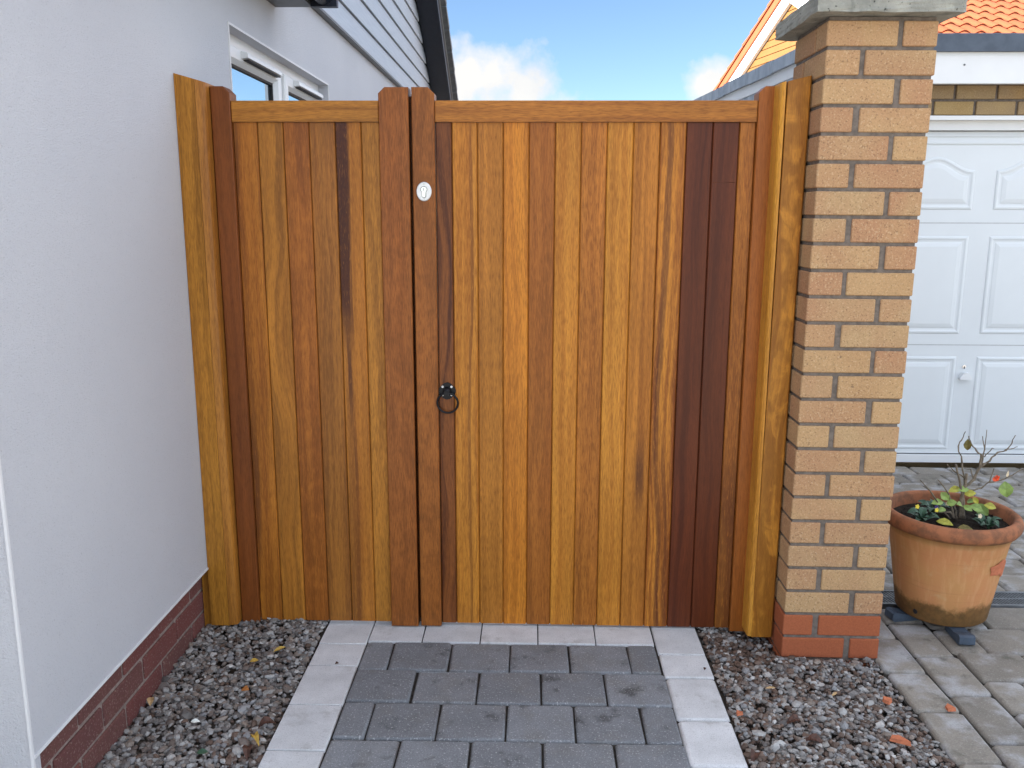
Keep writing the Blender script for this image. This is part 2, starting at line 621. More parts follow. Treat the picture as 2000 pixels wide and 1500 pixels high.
M['concrete'] = m_concrete()


def m_lead():
    k = NT('weathered_lead')
    v = k.obj
    a = k.noise(k.mapping(v, (6, 9, 3)), 1.0, 5, 0.65)
    col = k.mix(k.ramp(a, 0.3, 0.7), (0.27, 0.32, 0.38), (0.46, 0.51, 0.56))
    s = k.noise(k.mapping(v, (20, 34, 3)), 1.0, 4, 0.6)
    col = k.mix(k.math('MULTIPLY', k.ramp(s, 0.56, 0.68), 0.6), col, (0.10, 0.12, 0.14))
    k.bump(a, 0.4, 0.004)
    return k.done(col, 0.6, 0.4)


M['lead'] = m_lead()
M['felt'] = plain('grey_roof_felt', (0.095, 0.115, 0.145), 0.8, 0.3, vary=0.12, scale=18, bump=0.2)
M['ochre'] = plain('ochre_boards', (0.185, 0.088, 0.026), 0.6, 0.3, vary=0.06, scale=6)
M['orange_tile'] = brick_mat('orange_clay_tile', [(0.26, 0.070, 0.031), (0.29, 0.085, 0.038), (0.24, 0.064, 0.029)], speckamt=0.12, light=(0.6, 0.4, 0.25), bumps=0.2)
M['soil'] = plain('dark_soil', (0.022, 0.017, 0.013), 0.95, 0.15, vary=0.5, scale=45, bump=1.0)
M['sand'] = plain('joint_sand', (0.042, 0.038, 0.033), 0.95, 0.1, vary=0.35, scale=50, bump=0.6)
M['paver'] = paver_mat('charcoal_paver', (0.198, 0.207, 0.220), 0.13, speck=1.0, fine=250, moss=(0.035, 0.034, 0.034), mossamt=0.7, lightamt=0.6, light=(0.50, 0.50, 0.50), patch=(0.19, 0.175, 0.15), patchamt=0.28)
M['edging'] = paver_mat('pale_grey_block', (0.60, 0.605, 0.61), 0.05, speck=0.55, fine=300, moss=(0.30, 0.29, 0.27), mossamt=0.5, light=(0.16, 0.16, 0.16), lightamt=0.35)
M['drive'] = paver_mat('weathered_drive_block', (0.235, 0.210, 0.176), 0.16, speck=0.7, fine=230, moss=(0.085, 0.080, 0.062), mossamt=0.75, light=(0.45, 0.44, 0.42), lightamt=0.3, patch=(0.37, 0.365, 0.365), patchamt=0.9)
M['ground'] = paver_mat('ground_paving', (0.34, 0.315, 0.28), 0.05, speck=0.3, fine=120, mossamt=0.4)
M['black_iron'] = plain('black_iron', (0.006, 0.006, 0.008), 0.45, 0.3, vary=0.2)
M['steel'] = plain('satin_steel', (0.62, 0.61, 0.60), 0.36, 0.5, metal=0.75, vary=0.06)
M['chrome'] = plain('bright_steel', (0.75, 0.75, 0.76), 0.12, 0.5, metal=1.0, vary=0.03)
M['screw'] = plain('zinc_screw', (0.80, 0.80, 0.80), 0.35, 0.5, metal=0.3, vary=0.05)
M['plastic_black'] = plain('black_plastic', (0.010, 0.010, 0.012), 0.55)
M['drain_grey'] = plain('galvanised_grate', (0.17, 0.18, 0.19), 0.5, 0.5, metal=0.4, vary=0.25, scale=25)
M['foot'] = plain('blue_grey_foot', (0.055, 0.075, 0.105), 0.55, 0.4, vary=0.2, scale=40, bump=0.4)
M['earth'] = plain('bare_earth', (0.10, 0.082, 0.068), 0.95, 0.1, vary=0.4, scale=40, bump=0.8)


def m_terracotta():
    k = NT('old_terracotta')
    x, y, z = k.sep(k.obj)[:3]
    a = k.noise(k.obj, 7, 5, 0.6)
    col = k.mix(k.ramp(a, 0.3, 0.7), (0.52, 0.265, 0.098), (0.54, 0.235, 0.098))
    st = k.noise(k.mapping(k.obj, (55, 55, 4)), 1.0, 4, 0.6)
    col = k.mix(k.math('MULTIPLY', k.ramp(st, 0.45, 0.7), 0.35), col, (0.68, 0.40, 0.19))
    ln = k.noise(k.mapping(k.obj, (3, 3, 120)), 1.0, 3, 0.6)
    col = k.mix(k.math('MULTIPLY', k.ramp(ln, 0.55, 0.75), 0.18), col, (0.26, 0.12, 0.05))
    bl = k.noise(k.mapping(k.obj, (1, 1, 1), (5, 5, 5)), 14, 4, 0.6)
    col = k.mix(k.math('MULTIPLY', k.ramp(bl, 0.58, 0.72), 0.4), col, (0.55, 0.38, 0.20))
    # damp mossy tide mark round the foot, with a wavy edge
    wv = k.noise(k.mapping(k.obj, (8, 8, 1)), 1.0, 3, 0.5)
    tide = k.math('ADD', z, k.math('MULTIPLY', k.math('SUBTRACT', wv, 0.5), -0.10))
    t = k.math('SUBTRACT', 1.0, k.ramp(k.math('ADD', tide, k.math('MULTIPLY', k.math('SUBTRACT', k.noise(k.obj, 55, 4, 0.65), 0.5), 0.05)), 0.062, 0.094))
    mossn = k.noise(k.obj, 40, 4, 0.65)
    tc = k.mix(k.ramp(mossn, 0.35, 0.7), (0.19, 0.095, 0.030), (0.10, 0.060, 0.020))
    col = k.mix(k.math('MULTIPLY', t, 0.9), col, tc)
    # redder rim with dark grime
    rim = k.ramp(z, 0.318, 0.328)
    rn = k.noise(k.obj, 26, 4, 0.65)
    rc = k.mix(k.ramp(rn, 0.35, 0.7), (0.36, 0.135, 0.062), (0.19, 0.085, 0.045))
    col = k.mix(rim, col, rc)
    gz = k.math('MULTIPLY', k.ramp(z, 0.296, 0.316), k.math('SUBTRACT', 1.0, k.ramp(z, 0.324, 0.340)))
    col = k.mix(k.math('MULTIPLY', gz, 0.45), col, (0.13, 0.085, 0.025))
    k.bump(k.math('ADD', k.noise(k.obj, 120, 3), ln), 0.35, 0.0015)
    return k.done(col, 0.82, 0.25)


M['terracotta'] = m_terracotta()
M['raw_clay'] = plain('fresh_chipped_clay', (0.52, 0.17, 0.085), 0.9, 0.2, vary=0.15, scale=60, bump=0.5)
M['stem'] = plain('brown_rose_stem', (0.17, 0.135, 0.095), 0.7, 0.3, vary=0.4, scale=70, bump=0.3)
M['leaf_green'] = plain('fresh_green_leaf', (0.24, 0.34, 0.085), 0.5, 0.4, vary=0.25, scale=60)
M['leaf_yellow'] = plain('yellowing_leaf', (0.36, 0.34, 0.045), 0.5, 0.4, vary=0.3, scale=60)
M['leaf_dark'] = plain('pansy_leaf', (0.035, 0.085, 0.045), 0.45, 0.45, vary=0.35, scale=60)
M['leaf_dead'] = plain('withered_leaf', (0.16, 0.13, 0.04), 0.7, 0.3, vary=0.3, scale=60)
M['petal_orange'] = plain('orange_petal', (0.75, 0.10, 0.03), 0.5, vary=0.2, scale=80)
M['petal_purple'] = plain('purple_petal', (0.16, 0.10, 0.42), 0.5, vary=0.2, scale=80)
M['petal_yellow'] = plain('yellow_petal', (0.75, 0.62, 0.05), 0.5, vary=0.2, scale=80)
M['petal_cream'] = plain('cream_petal', (0.75, 0.62, 0.42), 0.5, vary=0.2, scale=80)
M['fallen_yellow'] = plain('fallen_yellow_leaf', (0.48, 0.30, 0.05), 0.6, vary=0.3, scale=90)
M['fallen_orange'] = plain('fallen_orange_leaf', (0.42, 0.16, 0.04), 0.6, vary=0.3, scale=90)
M['fallen_brown'] = plain('fallen_brown_leaf', (0.075, 0.030, 0.018), 0.7, vary=0.4, scale=90)
M['tan_bark'] = plain('tan_bark_chip', (0.50, 0.33, 0.16), 0.8, vary=0.2, scale=90)
M['white_chip'] = plain('white_plastic_chip', (0.78, 0.80, 0.74), 0.5, vary=0.05)

# ------------------------------------------------------------------ ground, path, drive
ZP = -0.015                                    # level of the finished paving
g = MB()
g.add([(-60, -60, -0.14), (400, -60, -0.14), (400, 600, -0.14), (-60, 600, -0.14)], [(0, 1, 2, 3)])
g.add([(-400, -600, -0.14), (400, -600, -0.14), (400, -60, -0.14), (-400, -60, -0.14)], [(0, 1, 2, 3)])
g.add([(-400, -60, -0.14), (-60, -60, -0.14), (-60, 600, -0.14), (-400, 600, -0.14)], [(0, 1, 2, 3)])
tag(g.build('ground', M['ground']), None, None, kind='structure')


def paver_mesh(name, w, d, mat, ch=0.006, wob=0.0015, h=0.05, r=None):
    """one block: top face rounded down to its sides in two steps, corners slightly worn"""
    r = r or rng
    loops = []
    x, y = w / 2, d / 2
    cut = ch * 0.9
    for ins, z in ((0.0, -h), (0.0, -ch), (ch * 0.35, -ch * 0.3), (ch, 0.0)):
        cx, cy = x - ins, y - ins
        loops.append([(cx - cut, -cy, z), (cx, -cy + cut, z), (cx, cy - cut, z), (cx - cut, cy, z), (-cx + cut, cy, z), (-cx, cy - cut, z), (-cx, -cy + cut, z), (-cx + cut, -cy, z)])
    jit = [(r.uniform(-wob, wob), r.uniform(-wob, wob), 0) for _ in range(8)]
    tilt = [r.uniform(-wob, wob) * 0.6 for _ in range(8)]
    m = MB()
    vs = []
    for lp in loops:
        for i, p in enumerate(lp):
            vs.append((p[0] + jit[i][0], p[1] + jit[i][1], p[2] + tilt[i]))
    fs = [(a * 8 + i, a * 8 + (i + 1) % 8, a * 8 + 8 + (i + 1) % 8, a * 8 + 8 + i) for a in range(3) for i in range(8)]
    fs.append(tuple(range(24, 32)))
    m.add(vs, fs)
    me = m.mesh(name, mat, smooth=True, fix=False)
    me.polygons[len(fs) - 1].use_smooth = False
    return me


def lay(parent, name, x0, x1, y0, y1, mat, gap=0.004, ch=0.006, wob=0.0015, dz=0.0015):
    me = paver_mesh(name, x1 - x0 - gap, y1 - y0 - gap, mat, ch, wob)
    return place(name, me, parent, ((x0 + x1) / 2, (y0 + y1) / 2, ZP + rng.uniform(-dz, dz)))


path = MB().box(-0.716, 0.581, -1.62, 0.36, -0.10, ZP - 0.010).build('path', M['sand'], None, (0, -0.5, ZP - 0.010))
tag(path, None, None, kind='structure')
XL0, XL1, XR1, XR0 = -0.718, -0.555, 0.422, 0.583
PW = 0.1965
rowb = [-0.106 - 0.1857 * i for i in range(9)]
for i in range(8):
    if i % 2 == 0:
        xs = [XL1] + [-0.461 + PW * j for j in range(5)] + [XR1]
    else:
        xs = [XL1 + PW * j for j in range(5)] + [XR1 + 0.006]
    if i > 0 and i % 2 == 0:
        xs[-1] += 0.003
    for j in range(len(xs) - 1):
        lay(path, 'paver', xs[j], xs[j + 1], rowb[i + 1], rowb[i], M['paver'], 0.0055, 0.0065, 0.0022)
tj = [XL1, -0.370, -0.171, 0.026, 0.223, XR1]
for j in range(5):
    lay(path, 'edging_block', tj[j], tj[j + 1], -0.106, 0.05, M['edging'], 0.0045, 0.0018, 0.0006, 0.0008)
lj = [0.05, -0.126, -0.271, -0.499, -0.723, -0.948, -1.17, -1.395, -1.62]
rj = [0.05, -0.167, -0.313, -0.547, -0.765, -0.99, -1.21, -1.43, -1.62]
for j in range(8):
    lay(path, 'edging_block', XL0, XL1, lj[j + 1], lj[j], M['edging'], 0.0045, 0.0018, 0.0006, 0.0008)
    lay(path, 'edging_block', XR1 + 0.002, XR0, rj[j + 1], rj[j], M['edging'], 0.0045, 0.004 + 0.005 * (j in (2, 3)), 0.0008, 0.0008)

# driveway of worn rumbled blocks
drive = MB().box(1.132, 3.40, -1.55, 2.075, -0.10, ZP - 0.013)
drive.box(0.86, 1.132, 0.20, 2.075, -0.10, ZP - 0.013)
drive = drive.build('driveway', M['sand'], None, (2.2, 0.3, ZP - 0.013))
tag(drive, None, None, kind='structure')
KD = dict(gap=0.006, ch=0.010, wob=0.004, dz=0.003)
y = 0.20
ys = [0.20, -0.03, -0.26, -0.486, -0.728, -0.955, -1.19, -1.42]
for a, b in zip(ys[1:], ys[:-1]):
    lay(drive, 'paver', 1.134, 1.270, a, b, M['drive'], **KD)
ys = [0.20, 0.09, -0.147, -0.387, -0.632, -0.87, -1.10, -1.33]
for a, b in zip(ys[1:], ys[:-1]):
    lay(drive, 'paver', 1.272, 1.413, a, b, M['drive'], **KD)


def field(x0, x1, y0, y1, pitch, seed):
    r = random.Random(seed)
    n = int(round((y1 - y0) / pitch))
    p = (y1 - y0) / n
    for i in range(n):
        x = x0
        first = True
        while x < x1 - 0.05:
            w = r.choice([0.17, 0.21, 0.21, 0.25])
            if first:
                w *= 0.55 if i % 2 else 1.0
                first = False
            xe = min(x + w, x1)
            lay(drive, 'paver', x, xe, y0 + i * p, y0 + (i + 1) * p, M['drive'], **KD)
            x = xe


field(1.415, 2.35, -1.38, 0.232, 0.176, 5)
field(0.88, 3.15, 0.362, 1.72, 0.170, 6)
for x in [0.95 + 0.21 * i for i in range(11)]:
    lay(drive, 'paver', x, x + 0.21, 1.722, 1.766, M['drive'], **KD)
field(0.90, 3.2, 1.768, 2.068, 0.150, 7)

# drain channel
dr = thing('drain_channel', 'black drain channel with slotted grate let into the block driveway behind the terracotta pot', 'drain', (1.9, 0.297, ZP))
MB().box(0.95, 3.1, 0.234, 0.360, -0.09, -0.058).build('channel', M['plastic_black'], dr, (1.9, 0.297, -0.09))
fr = MB()
fr.box(0.95, 3.1, 0.234, 0.246, -0.058, ZP + 0.001).box(0.95, 3.1, 0.348, 0.360, -0.058, ZP + 0.001).box(0.95, 3.1, 0.2935, 0.3005, -0.058, ZP)
fr.build('channel_frame', M['drain_grey'], dr, (1.9, 0.297, -0.058))
gr = MB()
x = 0.96
while x < 3.08:
    for (a, b) in ((0.246, 0.2935), (0.3005, 0.348)):
        s = 0.016
        gr.add([(x + s, a, ZP - 0.02), (x + s + 0.0055, a, ZP - 0.02), (x + 0.0055, b, ZP - 0.02), (x, b, ZP - 0.02),
                (x + s, a, ZP - 0.001), (x + s + 0.0055, a, ZP - 0.001), (x + 0.0055, b, ZP - 0.001), (x, b, ZP - 0.001)],
               [(0, 3, 2, 1), (4, 5, 6, 7), (0, 1, 5, 4), (1, 2, 6, 5), (2, 3, 7, 6), (3, 0, 4, 7)])
    x += 0.0125
tag(gr.build('grate_bars', M['drain_grey'], dr, (1.9, 0.297, ZP)), None, None, kind='stuff')

# soil beds under the gravel
bed = MB().box(-1.16, -0.720, -1.60, 0.30, -0.12, -0.040).build('gravel_bed', M['earth'], None, (-0.94, -0.6, -0.04))
tag(bed, None, None, kind='structure')
bed = MB().box(0.585, 1.131, -1.60, 0.30, -0.12, -0.046).build('gravel_bed', M['earth'], None, (0.86, -0.6, -0.046))
tag(bed, None, None, kind='structure')

# ------------------------------------------------------------------ house on the left
house = thing('house', 'white rendered bungalow with red brick plinth, grey boarded gable and dark roof beside the gate', 'house', (-1.115, 0, 0))
WX = -1.115
HY0, HY1 = -1.108, 7.0
WY0, WY1, WZ0, WZ1 = 0.495, 2.06, 1.02, 2.09
ZR = 0.214
w = MB()
w.box(WX - 0.25, WX, HY0, WY0, ZR, 2.42)
w.box(WX - 0.25, WX, WY1, HY1, ZR, 2.42)
w.box(WX - 0.25, WX, WY0, WY1, WZ1, 2.42)
w.box(WX - 0.25, WX, WY0, WY1, ZR, WZ0)
w.box(WX - 1.2, WX - 0.25, HY0, HY0 + 0.25, ZR, 2.42)
w.box(WX - 1.2, WX, HY0, HY0 + 0.028, -0.14, ZR)
w.build('wall', M['render'], house, (WX, 0, ZR))
# gable core behind the boards
RIDGE_Y, RIDGE_Z = 2.55, 5.10
SL = 0.577


def roofz(y):
    return RIDGE_Z + 0.055 - SL * abs(y - RIDGE_Y)


MB().prism([(-1.10, 2.42), (6.95, 2.42), (6.95, roofz(6.95)), (RIDGE_Y, roofz(RIDGE_Y) - 0.02), (-1.10, roofz(-1.10))], WX - 0.25, WX - 0.012, 'X').build('gable_wall', M['grey_trim'], house, (WX, 0, 2.42))
bd = MB()
bd.box(WX, WX + 0.004, HY0, HY1, ZR - 0.003, ZR + 0.003)
bd.box(WX - 0.003, WX + 0.003, HY0 - 0.003, HY0 + 0.004, -0.14, 2.42)
bd.box(WX, WX + 0.004, WY0 - 0.008, WY1 + 0.008, WZ1, WZ1 + 0.008)
bd.box(WX, WX + 0.004, WY0 - 0.008, WY0, WZ0, WZ1)
bd.box(WX, WX + 0.004, WY1, WY1 + 0.008, WZ0, WZ1)
bd.build('corner_bead', M['bead'], house, (WX, HY0, ZR))
# plinth bricks
pl = MB().box(WX - 0.24, WX - 0.034, HY0 + 0.03, 3.0, -0.12, ZR - 0.006).build('plinth', M['mortar_plinth'], house, (WX - 0.03, 0, -0.12))
PX = WX - 0.028
for c in range(4):
    z1 = ZR - 0.012 - 0.080 * c
    z0 = z1 - 0.068
    y = HY0 + (0.0 if c % 2 == 0 else -0.125)
    while y < 2.2:
        a, b = max(y + 0.006, HY0 + 0.012), y + 0.239
        if b > HY0 + 0.05:
            me = MB().cbox(-0.05, 0, -(b - a) / 2, (b - a) / 2, -0.034, 0.034, 0.0035).mesh('brick', M['brick_plinth'])
            place('brick', me, pl, (PX + rng.uniform(-0.0015, 0.0015), (a + b) / 2, (z0 + z1) / 2))
        y += 0.245
# window
win = MB()
FX = WX - 0.052                 # outer face of the frame
win.box(FX - 0.06, FX, WY0, WY1, 2.050, WZ1)
win.box(FX - 0.06, FX, WY0, WY0 + 0.045, WZ0, 2.050)
win.box(FX - 0.06, FX, WY1 - 0.045, WY1, WZ0, 2.050)
win.box(FX - 0.06, FX - 0.004, 1.300, 1.366, WZ0, 2.050)
win.box(FX - 0.06, FX, WY0 + 0.045, WY1 - 0.045, WZ0, WZ0 + 0.04)
win = win.build('window', M['white_pvc'], house, (FX, 1.28, WZ0))


def sash(y0, y1):
    z0, z1 = WZ0 + 0.042, 2.048
    xo, xi = FX + 0.012, FX - 0.05
    t = 0.062
    o = MB()
    outer = [(y0, z0), (y1, z0), (y1, z1), (y0, z1)]
    inn = [(y0 + t - 0.016, z0 + t - 0.016), (y1 - t + 0.016, z0 + t - 0.016), (y1 - t + 0.016, z1 - t + 0.016), (y0 + t - 0.016, z1 - t + 0.016)]
    inn2 = [(y0 + t, z0 + t), (y1 - t, z0 + t), (y1 - t, z1 - t), (y0 + t, z1 - t)]
    vs = [(xi, *p) for p in outer] + [(xo - 0.006, *p) for p in outer]
    o3 = [(y0 + 0.006, z0 + 0.006), (y1 - 0.006, z0 + 0.006), (y1 - 0.006, z1 - 0.006), (y0 + 0.006, z1 - 0.006)]
    vs += [(xo, *p) for p in o3] + [(xo, *p) for p in inn] + [(xo - 0.020, *p) for p in inn2] + [(xi, *p) for p in inn2]
    fs = [(a * 4 + i, a * 4 + (i + 1) % 4, a * 4 + 4 + (i + 1) % 4, a * 4 + 4 + i) for a in range(5) for i in range(4)]
    o.add(vs, fs)
    o.build('sash', M['white_pvc'], win, (FX, (y0 + y1) / 2, z0))
    q = MB()
    e = 0.010
    iy0, iy1, iz0, iz1 = y0 + t - 0.001, y1 - t + 0.001, z0 + t - 0.001, z1 - t + 0.001
    q.box(xo - 0.030, xo - 0.021, iy0, iy1, iz1 - e, iz1).box(xo - 0.030, xo - 0.021, iy0, iy1, iz0, iz0 + e)
    q.box(xo - 0.030, xo - 0.021, iy0, iy0 + e, iz0 + e, iz1 - e).box(xo - 0.030, xo - 0.021, iy1 - e, iy1, iz0 + e, iz1 - e)
    q.build('gasket', M['rubber'], win, (FX, (y0 + y1) / 2, z0))
    MB().box(xo - 0.037, xo - 0.031, y0 + t - 0.01, y1 - t + 0.01, z0 + t - 0.01, z1 - t + 0.01).build('pane', M['glass'], win, (FX, (y0 + y1) / 2, z0))


sash(WY0 + 0.047, 1.298)
sash(1.368, WY1 - 0.047)
for a, b in ((0.745, 1.225), (1.515, 2.00)):
    v = MB().prism([(FX + 0.0125, 2.040), (FX + 0.036, 2.036), (FX + 0.040, 2.030), (FX + 0.040, 2.016), (FX + 0.0125, 2.012)], a, b, 'Y')
    v.build('trickle_vent', M['white_pvc'], win, (FX, (a + b) / 2, 2.012))
    MB().box(FX + 0.0125, FX + 0.036, a + 0.03, b - 0.01, 2.008, 2.0117).build('vent_grille', M['rubber'], win, (FX, (a + b) / 2, 2.008))
# cladding boards, each overlapping the one below
P = 0.147
zb = 2.440
i = 0
while zb < RIDGE_Z - 0.12:
    zt = min(zb + P, RIDGE_Z - 0.02)
    yN = min(6.93, RIDGE_Y + (roofz(RIDGE_Y) - 0.10 - zb) / SL)
    yS = max(HY0 + 0.01, RIDGE_Y - (roofz(RIDGE_Y) - 0.10 - zb) / SL)
    b = MB().prism([(WX - 0.010, zb + 0.004), (WX + 0.030, zb), (WX + 0.030, zb + 0.008), (WX + 0.016, zt - 0.006), (WX - 0.010, zt - 0.006)], yS, yN, 'Y')
    b.build('cladding_board', M['clad'], house, (WX, yS, zb))
    zb += P
    i += 1
MB().box(WX - 0.01, WX + 0.036, HY0, HY1, 2.421, 2.434).build('drip_trim', M['grey_trim'], house, (WX, HY0, 2.421))
# roof: slabs, dark verge soffit, bargeboards, verge tiles
VX = -0.892
rf = MB()
off = 0.10
for sgn, ye in ((1, 7.35), (-1, -1.45)):
    L = [(RIDGE_Y, roofz(RIDGE_Y) + off), (ye, roofz(ye) + off), (ye, roofz(ye)), (RIDGE_Y, roofz(RIDGE_Y))]
    rf.prism(L, -9.0, VX - 0.028, 'X')
roof = rf.build('roof', M['slate'], house, (-4, RIDGE_Y, RIDGE_Z))
sf = MB()
for sgn, ye in ((1, 7.3), (-1, -1.4)):
    sf.prism([(RIDGE_Y, roofz(RIDGE_Y) - 0.003), (ye, roofz(ye) - 0.003), (ye, roofz(ye) - 0.055), (RIDGE_Y, roofz(RIDGE_Y) - 0.055)], WX + 0.031, VX - 0.024, 'X')
sf.build('soffit', M['dark_trim'], house, (VX, RIDGE_Y, RIDGE_Z))
for ye in (7.36, -1.46):
    MB().prism([(RIDGE_Y, roofz(RIDGE_Y) + 0.075), (ye, roofz(ye) + 0.075), (ye, roofz(ye) - 0.085), (RIDGE_Y, roofz(RIDGE_Y) - 0.085)], VX - 0.022, VX, 'X').build('bargeboard', M['dark_trim'], house, (VX, ye, roofz(ye)))
    MB().prism([(RIDGE_Y, roofz(RIDGE_Y) + 0.098), (ye, roofz(ye) + 0.098), (ye, roofz(ye) + 0.078), (RIDGE_Y, roofz(RIDGE_Y) + 0.078)], VX - 0.020, VX + 0.006, 'X').build('verge_trim', M['pale_trim'], house, (VX, ye, roofz(ye)))
ang = math.atan(SL)
tl = MB().prism([(-0.02, -0.01), (0.34, 0.0), (0.34, 0.075), (-0.02, 0.030)], -0.19, 0.055, 'X').mesh('roof_tile', M['tile_edge'])
s = 0.1
while s < 5.4:
    yy = RIDGE_Y + s * math.cos(ang)
    place('roof_tile', tl, roof, (VX, yy, roofz(yy) + 0.106), (-ang, 0, 0))
    s += 0.315
# eaves of the front part: soffit, fascia and gutter ending over the window
ev = MB().box(WX + 0.001, -0.955, HY0 - 0.30, 1.12, 2.283, 2.300)
ev.build('eaves_soffit', M['grey_trim'], house, (WX, 0, 2.30))
MB().box(-0.975, -0.955, HY0 - 0.30, 1.12, 2.301, 2.419).build('fascia', M['grey_trim'], house, (-0.96, 0, 2.319))
gt = []
for j in range(9):
    t = math.pi + math.pi * j / 8
    gt.append((-0.900 + 0.052 * math.cos(t), 2.360 + 0.077 * math.sin(t)))
inner = [(-0.900 + (p[0] + 0.900) * 0.9, 2.360 + (p[1] - 2.360) * 0.93) for p in gt]
MB().prism(gt + inner[::-1], HY0 - 0.30, 1.13, 'Y').build('gutter', M['dark_trim'], house, (-0.9, 0, 2.33))
MB().box(-0.954, -0.842, 1.085, 1.118, 2.278, 2.372).build('gutter_bracket', M['dark_trim'], house, (-0.9, 1.1, 2.32))
lr = MB().prism([(-0.86, 2.421), (-1.14, 2.56), (-1.14, 2.50), (-0.96, 2.420)], HY0 - 0.34, 1.15, 'Y')
lr.build('eaves_roof', M['slate'], house, (-1.0, 0, 2.42))
# unseen wing added out to the left to shade the gate and ground
wg = MB().box(-7.0, -1.75, -2.35, HY0 + 0.001, 0.0, 2.35)
wg.build('shade_wing_wall', M['render'], house, (-1.75, -1.7, 0))
MB().prism([(-1.45, 2.36), (-4.4, 4.25), (-7.3, 2.36)], -2.45, HY0 + 0.1, 'Y').build('shade_wing_roof', M['slate'], house, (-4.4, -1.7, 2.36))
MB().box(-8.8, WX - 0.26, HY0 + 0.26, 6.9, 0.0, 2.41).build('inner_wall', M['render'], house, (-5, 2, 0))

# ------------------------------------------------------------------ gate
GOLD, GOLD2 = (0.50, 0.205, 0.040), (0.27, 0.092, 0.018)
MID, MID2 = (0.36, 0.145, 0.036), (0.18, 0.060, 0.017)
TAN, TAN2 = (0.37, 0.165, 0.050), (0.19, 0.080, 0.026)
RED, RED2 = (0.165, 0.056, 0.024), (0.095, 0.030, 0.013)
MAH, MAH2 = (0.105, 0.028, 0.016), (0.046, 0.012, 0.009)


def board(parent, name, x0, x1, z0, z1, y0, y1, mat, ch=0.0028, label=None):
    cx = (x0 + x1) / 2
    m = MB()
    if name == 'plank':
        m.box(x1 - 0.004, x1 + 0.010, y0 + 0.0085, y0 + 0.0125, z0, z1)
    m.prism([(x0, y1), (x0, y0 + ch), (x0 + ch * 0.9, y0), (x1 - ch * 0.9, y0), (x1, y0 + ch), (x1, y1)], z0, z1)
    o = m.build(name, mat, parent, (cx, y0, z0))
    if label:
        o['label'] = label
    return o


def stile(parent, x0, x1, z0, z1, mat, cut_left, cut_right, y0=0.0, y1=0.066):
    c = 0.020
    pts = [(x0, z0), (x1, z0)]
    pts += [(x1, z1 - c * 0.95), (x1 - c, z1)] if cut_right else [(x1, z1)]
    pts += [(x0 + c, z1), (x0, z1 - c * 0.95)] if cut_left else [(x0, z1)]
    bm = bmesh.new()
    m = MB().prism(pts, y0, y1, 'Y')
    vs = [bm.verts.new(p) for p in m.v]
    for f in m.f:
        bm.faces.new([vs[i] for i in f])
    ed = [e for e in bm.edges if abs(e.verts[0].co.y - y0) < 1e-6 and abs(e.verts[1].co.y - y0) < 1e-6]
    bmesh.ops.bevel(bm, geom=ed, offset=0.0022, segments=1, affect='EDGES')
    bm.verts.index_update()
    k = MB().add([v.co[:] for v in bm.verts], [[v.index for v in f.verts] for f in bm.faces])
    bm.free()
    return k.build('stile', mat, parent, ((x0 + x1) / 2, y0, z0))


YP0, YP1 = 0.016, 0.038
ZT = 1.699
narrow = thing('gate', 'narrow left gate leaf of six vertical hardwood planks next to the white wall', 'gate', (-0.705, 0.03, -0.006), 'hardwood gate leaves')
sW = [wood('stile_wood_red', RED, RED2, 0.45, redamt=0.3, fleck=0.35, figure=0.05),
      wood('stile_wood_figured', (0.27, 0.098, 0.036), (0.14, 0.046, 0.018), 0.5, redamt=0.35, figure=0.16, fleck=0.5, wave=0.02, blotch=0.35)]
stile(narrow, -1.019, -0.958, -0.006, 1.807, sW[0], False, True)
stile(narrow, -0.489, -0.3945, -0.012, 1.804, sW[1], True, False)
board(narrow, 'rail', -0.9575, -0.4895, ZT + 0.001, 1.764, 0.006, 0.052, wood('rail_wood', (0.36, 0.165, 0.045), (0.19, 0.078, 0.022), 0.6, axis='X', redamt=0.1, fleck=0.5), 0.0025)
px = [-0.958, -0.880, -0.798, -0.715, -0.632, -0.549, -0.489]
specs = [wood('plank_wood_a', (0.36, 0.150, 0.036), MID2, 0.7, redamt=0.5, streaks=[(-0.033, 0.012, 1.35, 1.75, 0.5), (-0.036, 0.014, 0.2, 0.75, 0.55)]),
         wood('plank_wood_b', (0.37, 0.165, 0.042), (0.20, 0.085, 0.026), 0.75, redamt=0.2, wave=0.02),
         wood('plank_wood_c', (0.33, 0.125, 0.036), (0.17, 0.055, 0.018), 0.6, redamt=0.55, figure=0.10, blotch=0.35, streaks=[(0.01, 0.03, 1.45, 1.9, 0.30)]),
         wood('plank_wood_d', (0.31, 0.135, 0.042), (0.18, 0.072, 0.026), 0.75, redamt=0.3, streaks=[(-0.015, 0.01, 0.7, 1.6, 0.2), (0.01, 0.03, 1.5, 1.9, 0.25)]),
         wood('plank_wood_e', (0.40, 0.170, 0.042), MID2, 0.5, redamt=0.3, streaks=[(-0.022, 0.024, 0.98, 1.9, 0.95), (-0.020, 0.008, 0.72, 1.05, 0.8), (-0.024, 0.020, -0.2, 0.95, 0.40), (-0.010, 0.005, 0.50, 0.66, 0.8)], wave=0.004),
         wood('plank_wood_f', (0.39, 0.178, 0.045), (0.21, 0.088, 0.024), 0.6, redamt=0.12, fleck=0.55, wave=0.022)]
for i in range(6):
    board(narrow, 'plank', px[i] + 0.0010, px[i + 1] - 0.0010, -0.002, ZT, YP0, YP1, specs[i])
MB().box(-0.394, -0.372, 0.052, 0.066, -0.004, 1.782).build('stop_strip', wood('strip_wood', MID2, MAH2, 0.4), narrow, (-0.383, 0.05, -0.004))
MB().box(-0.958, -0.489, 0.039, 0.060, 0.10, 0.20).build('ledge', sW[0], narrow, (-0.72, 0.04, 0.1))

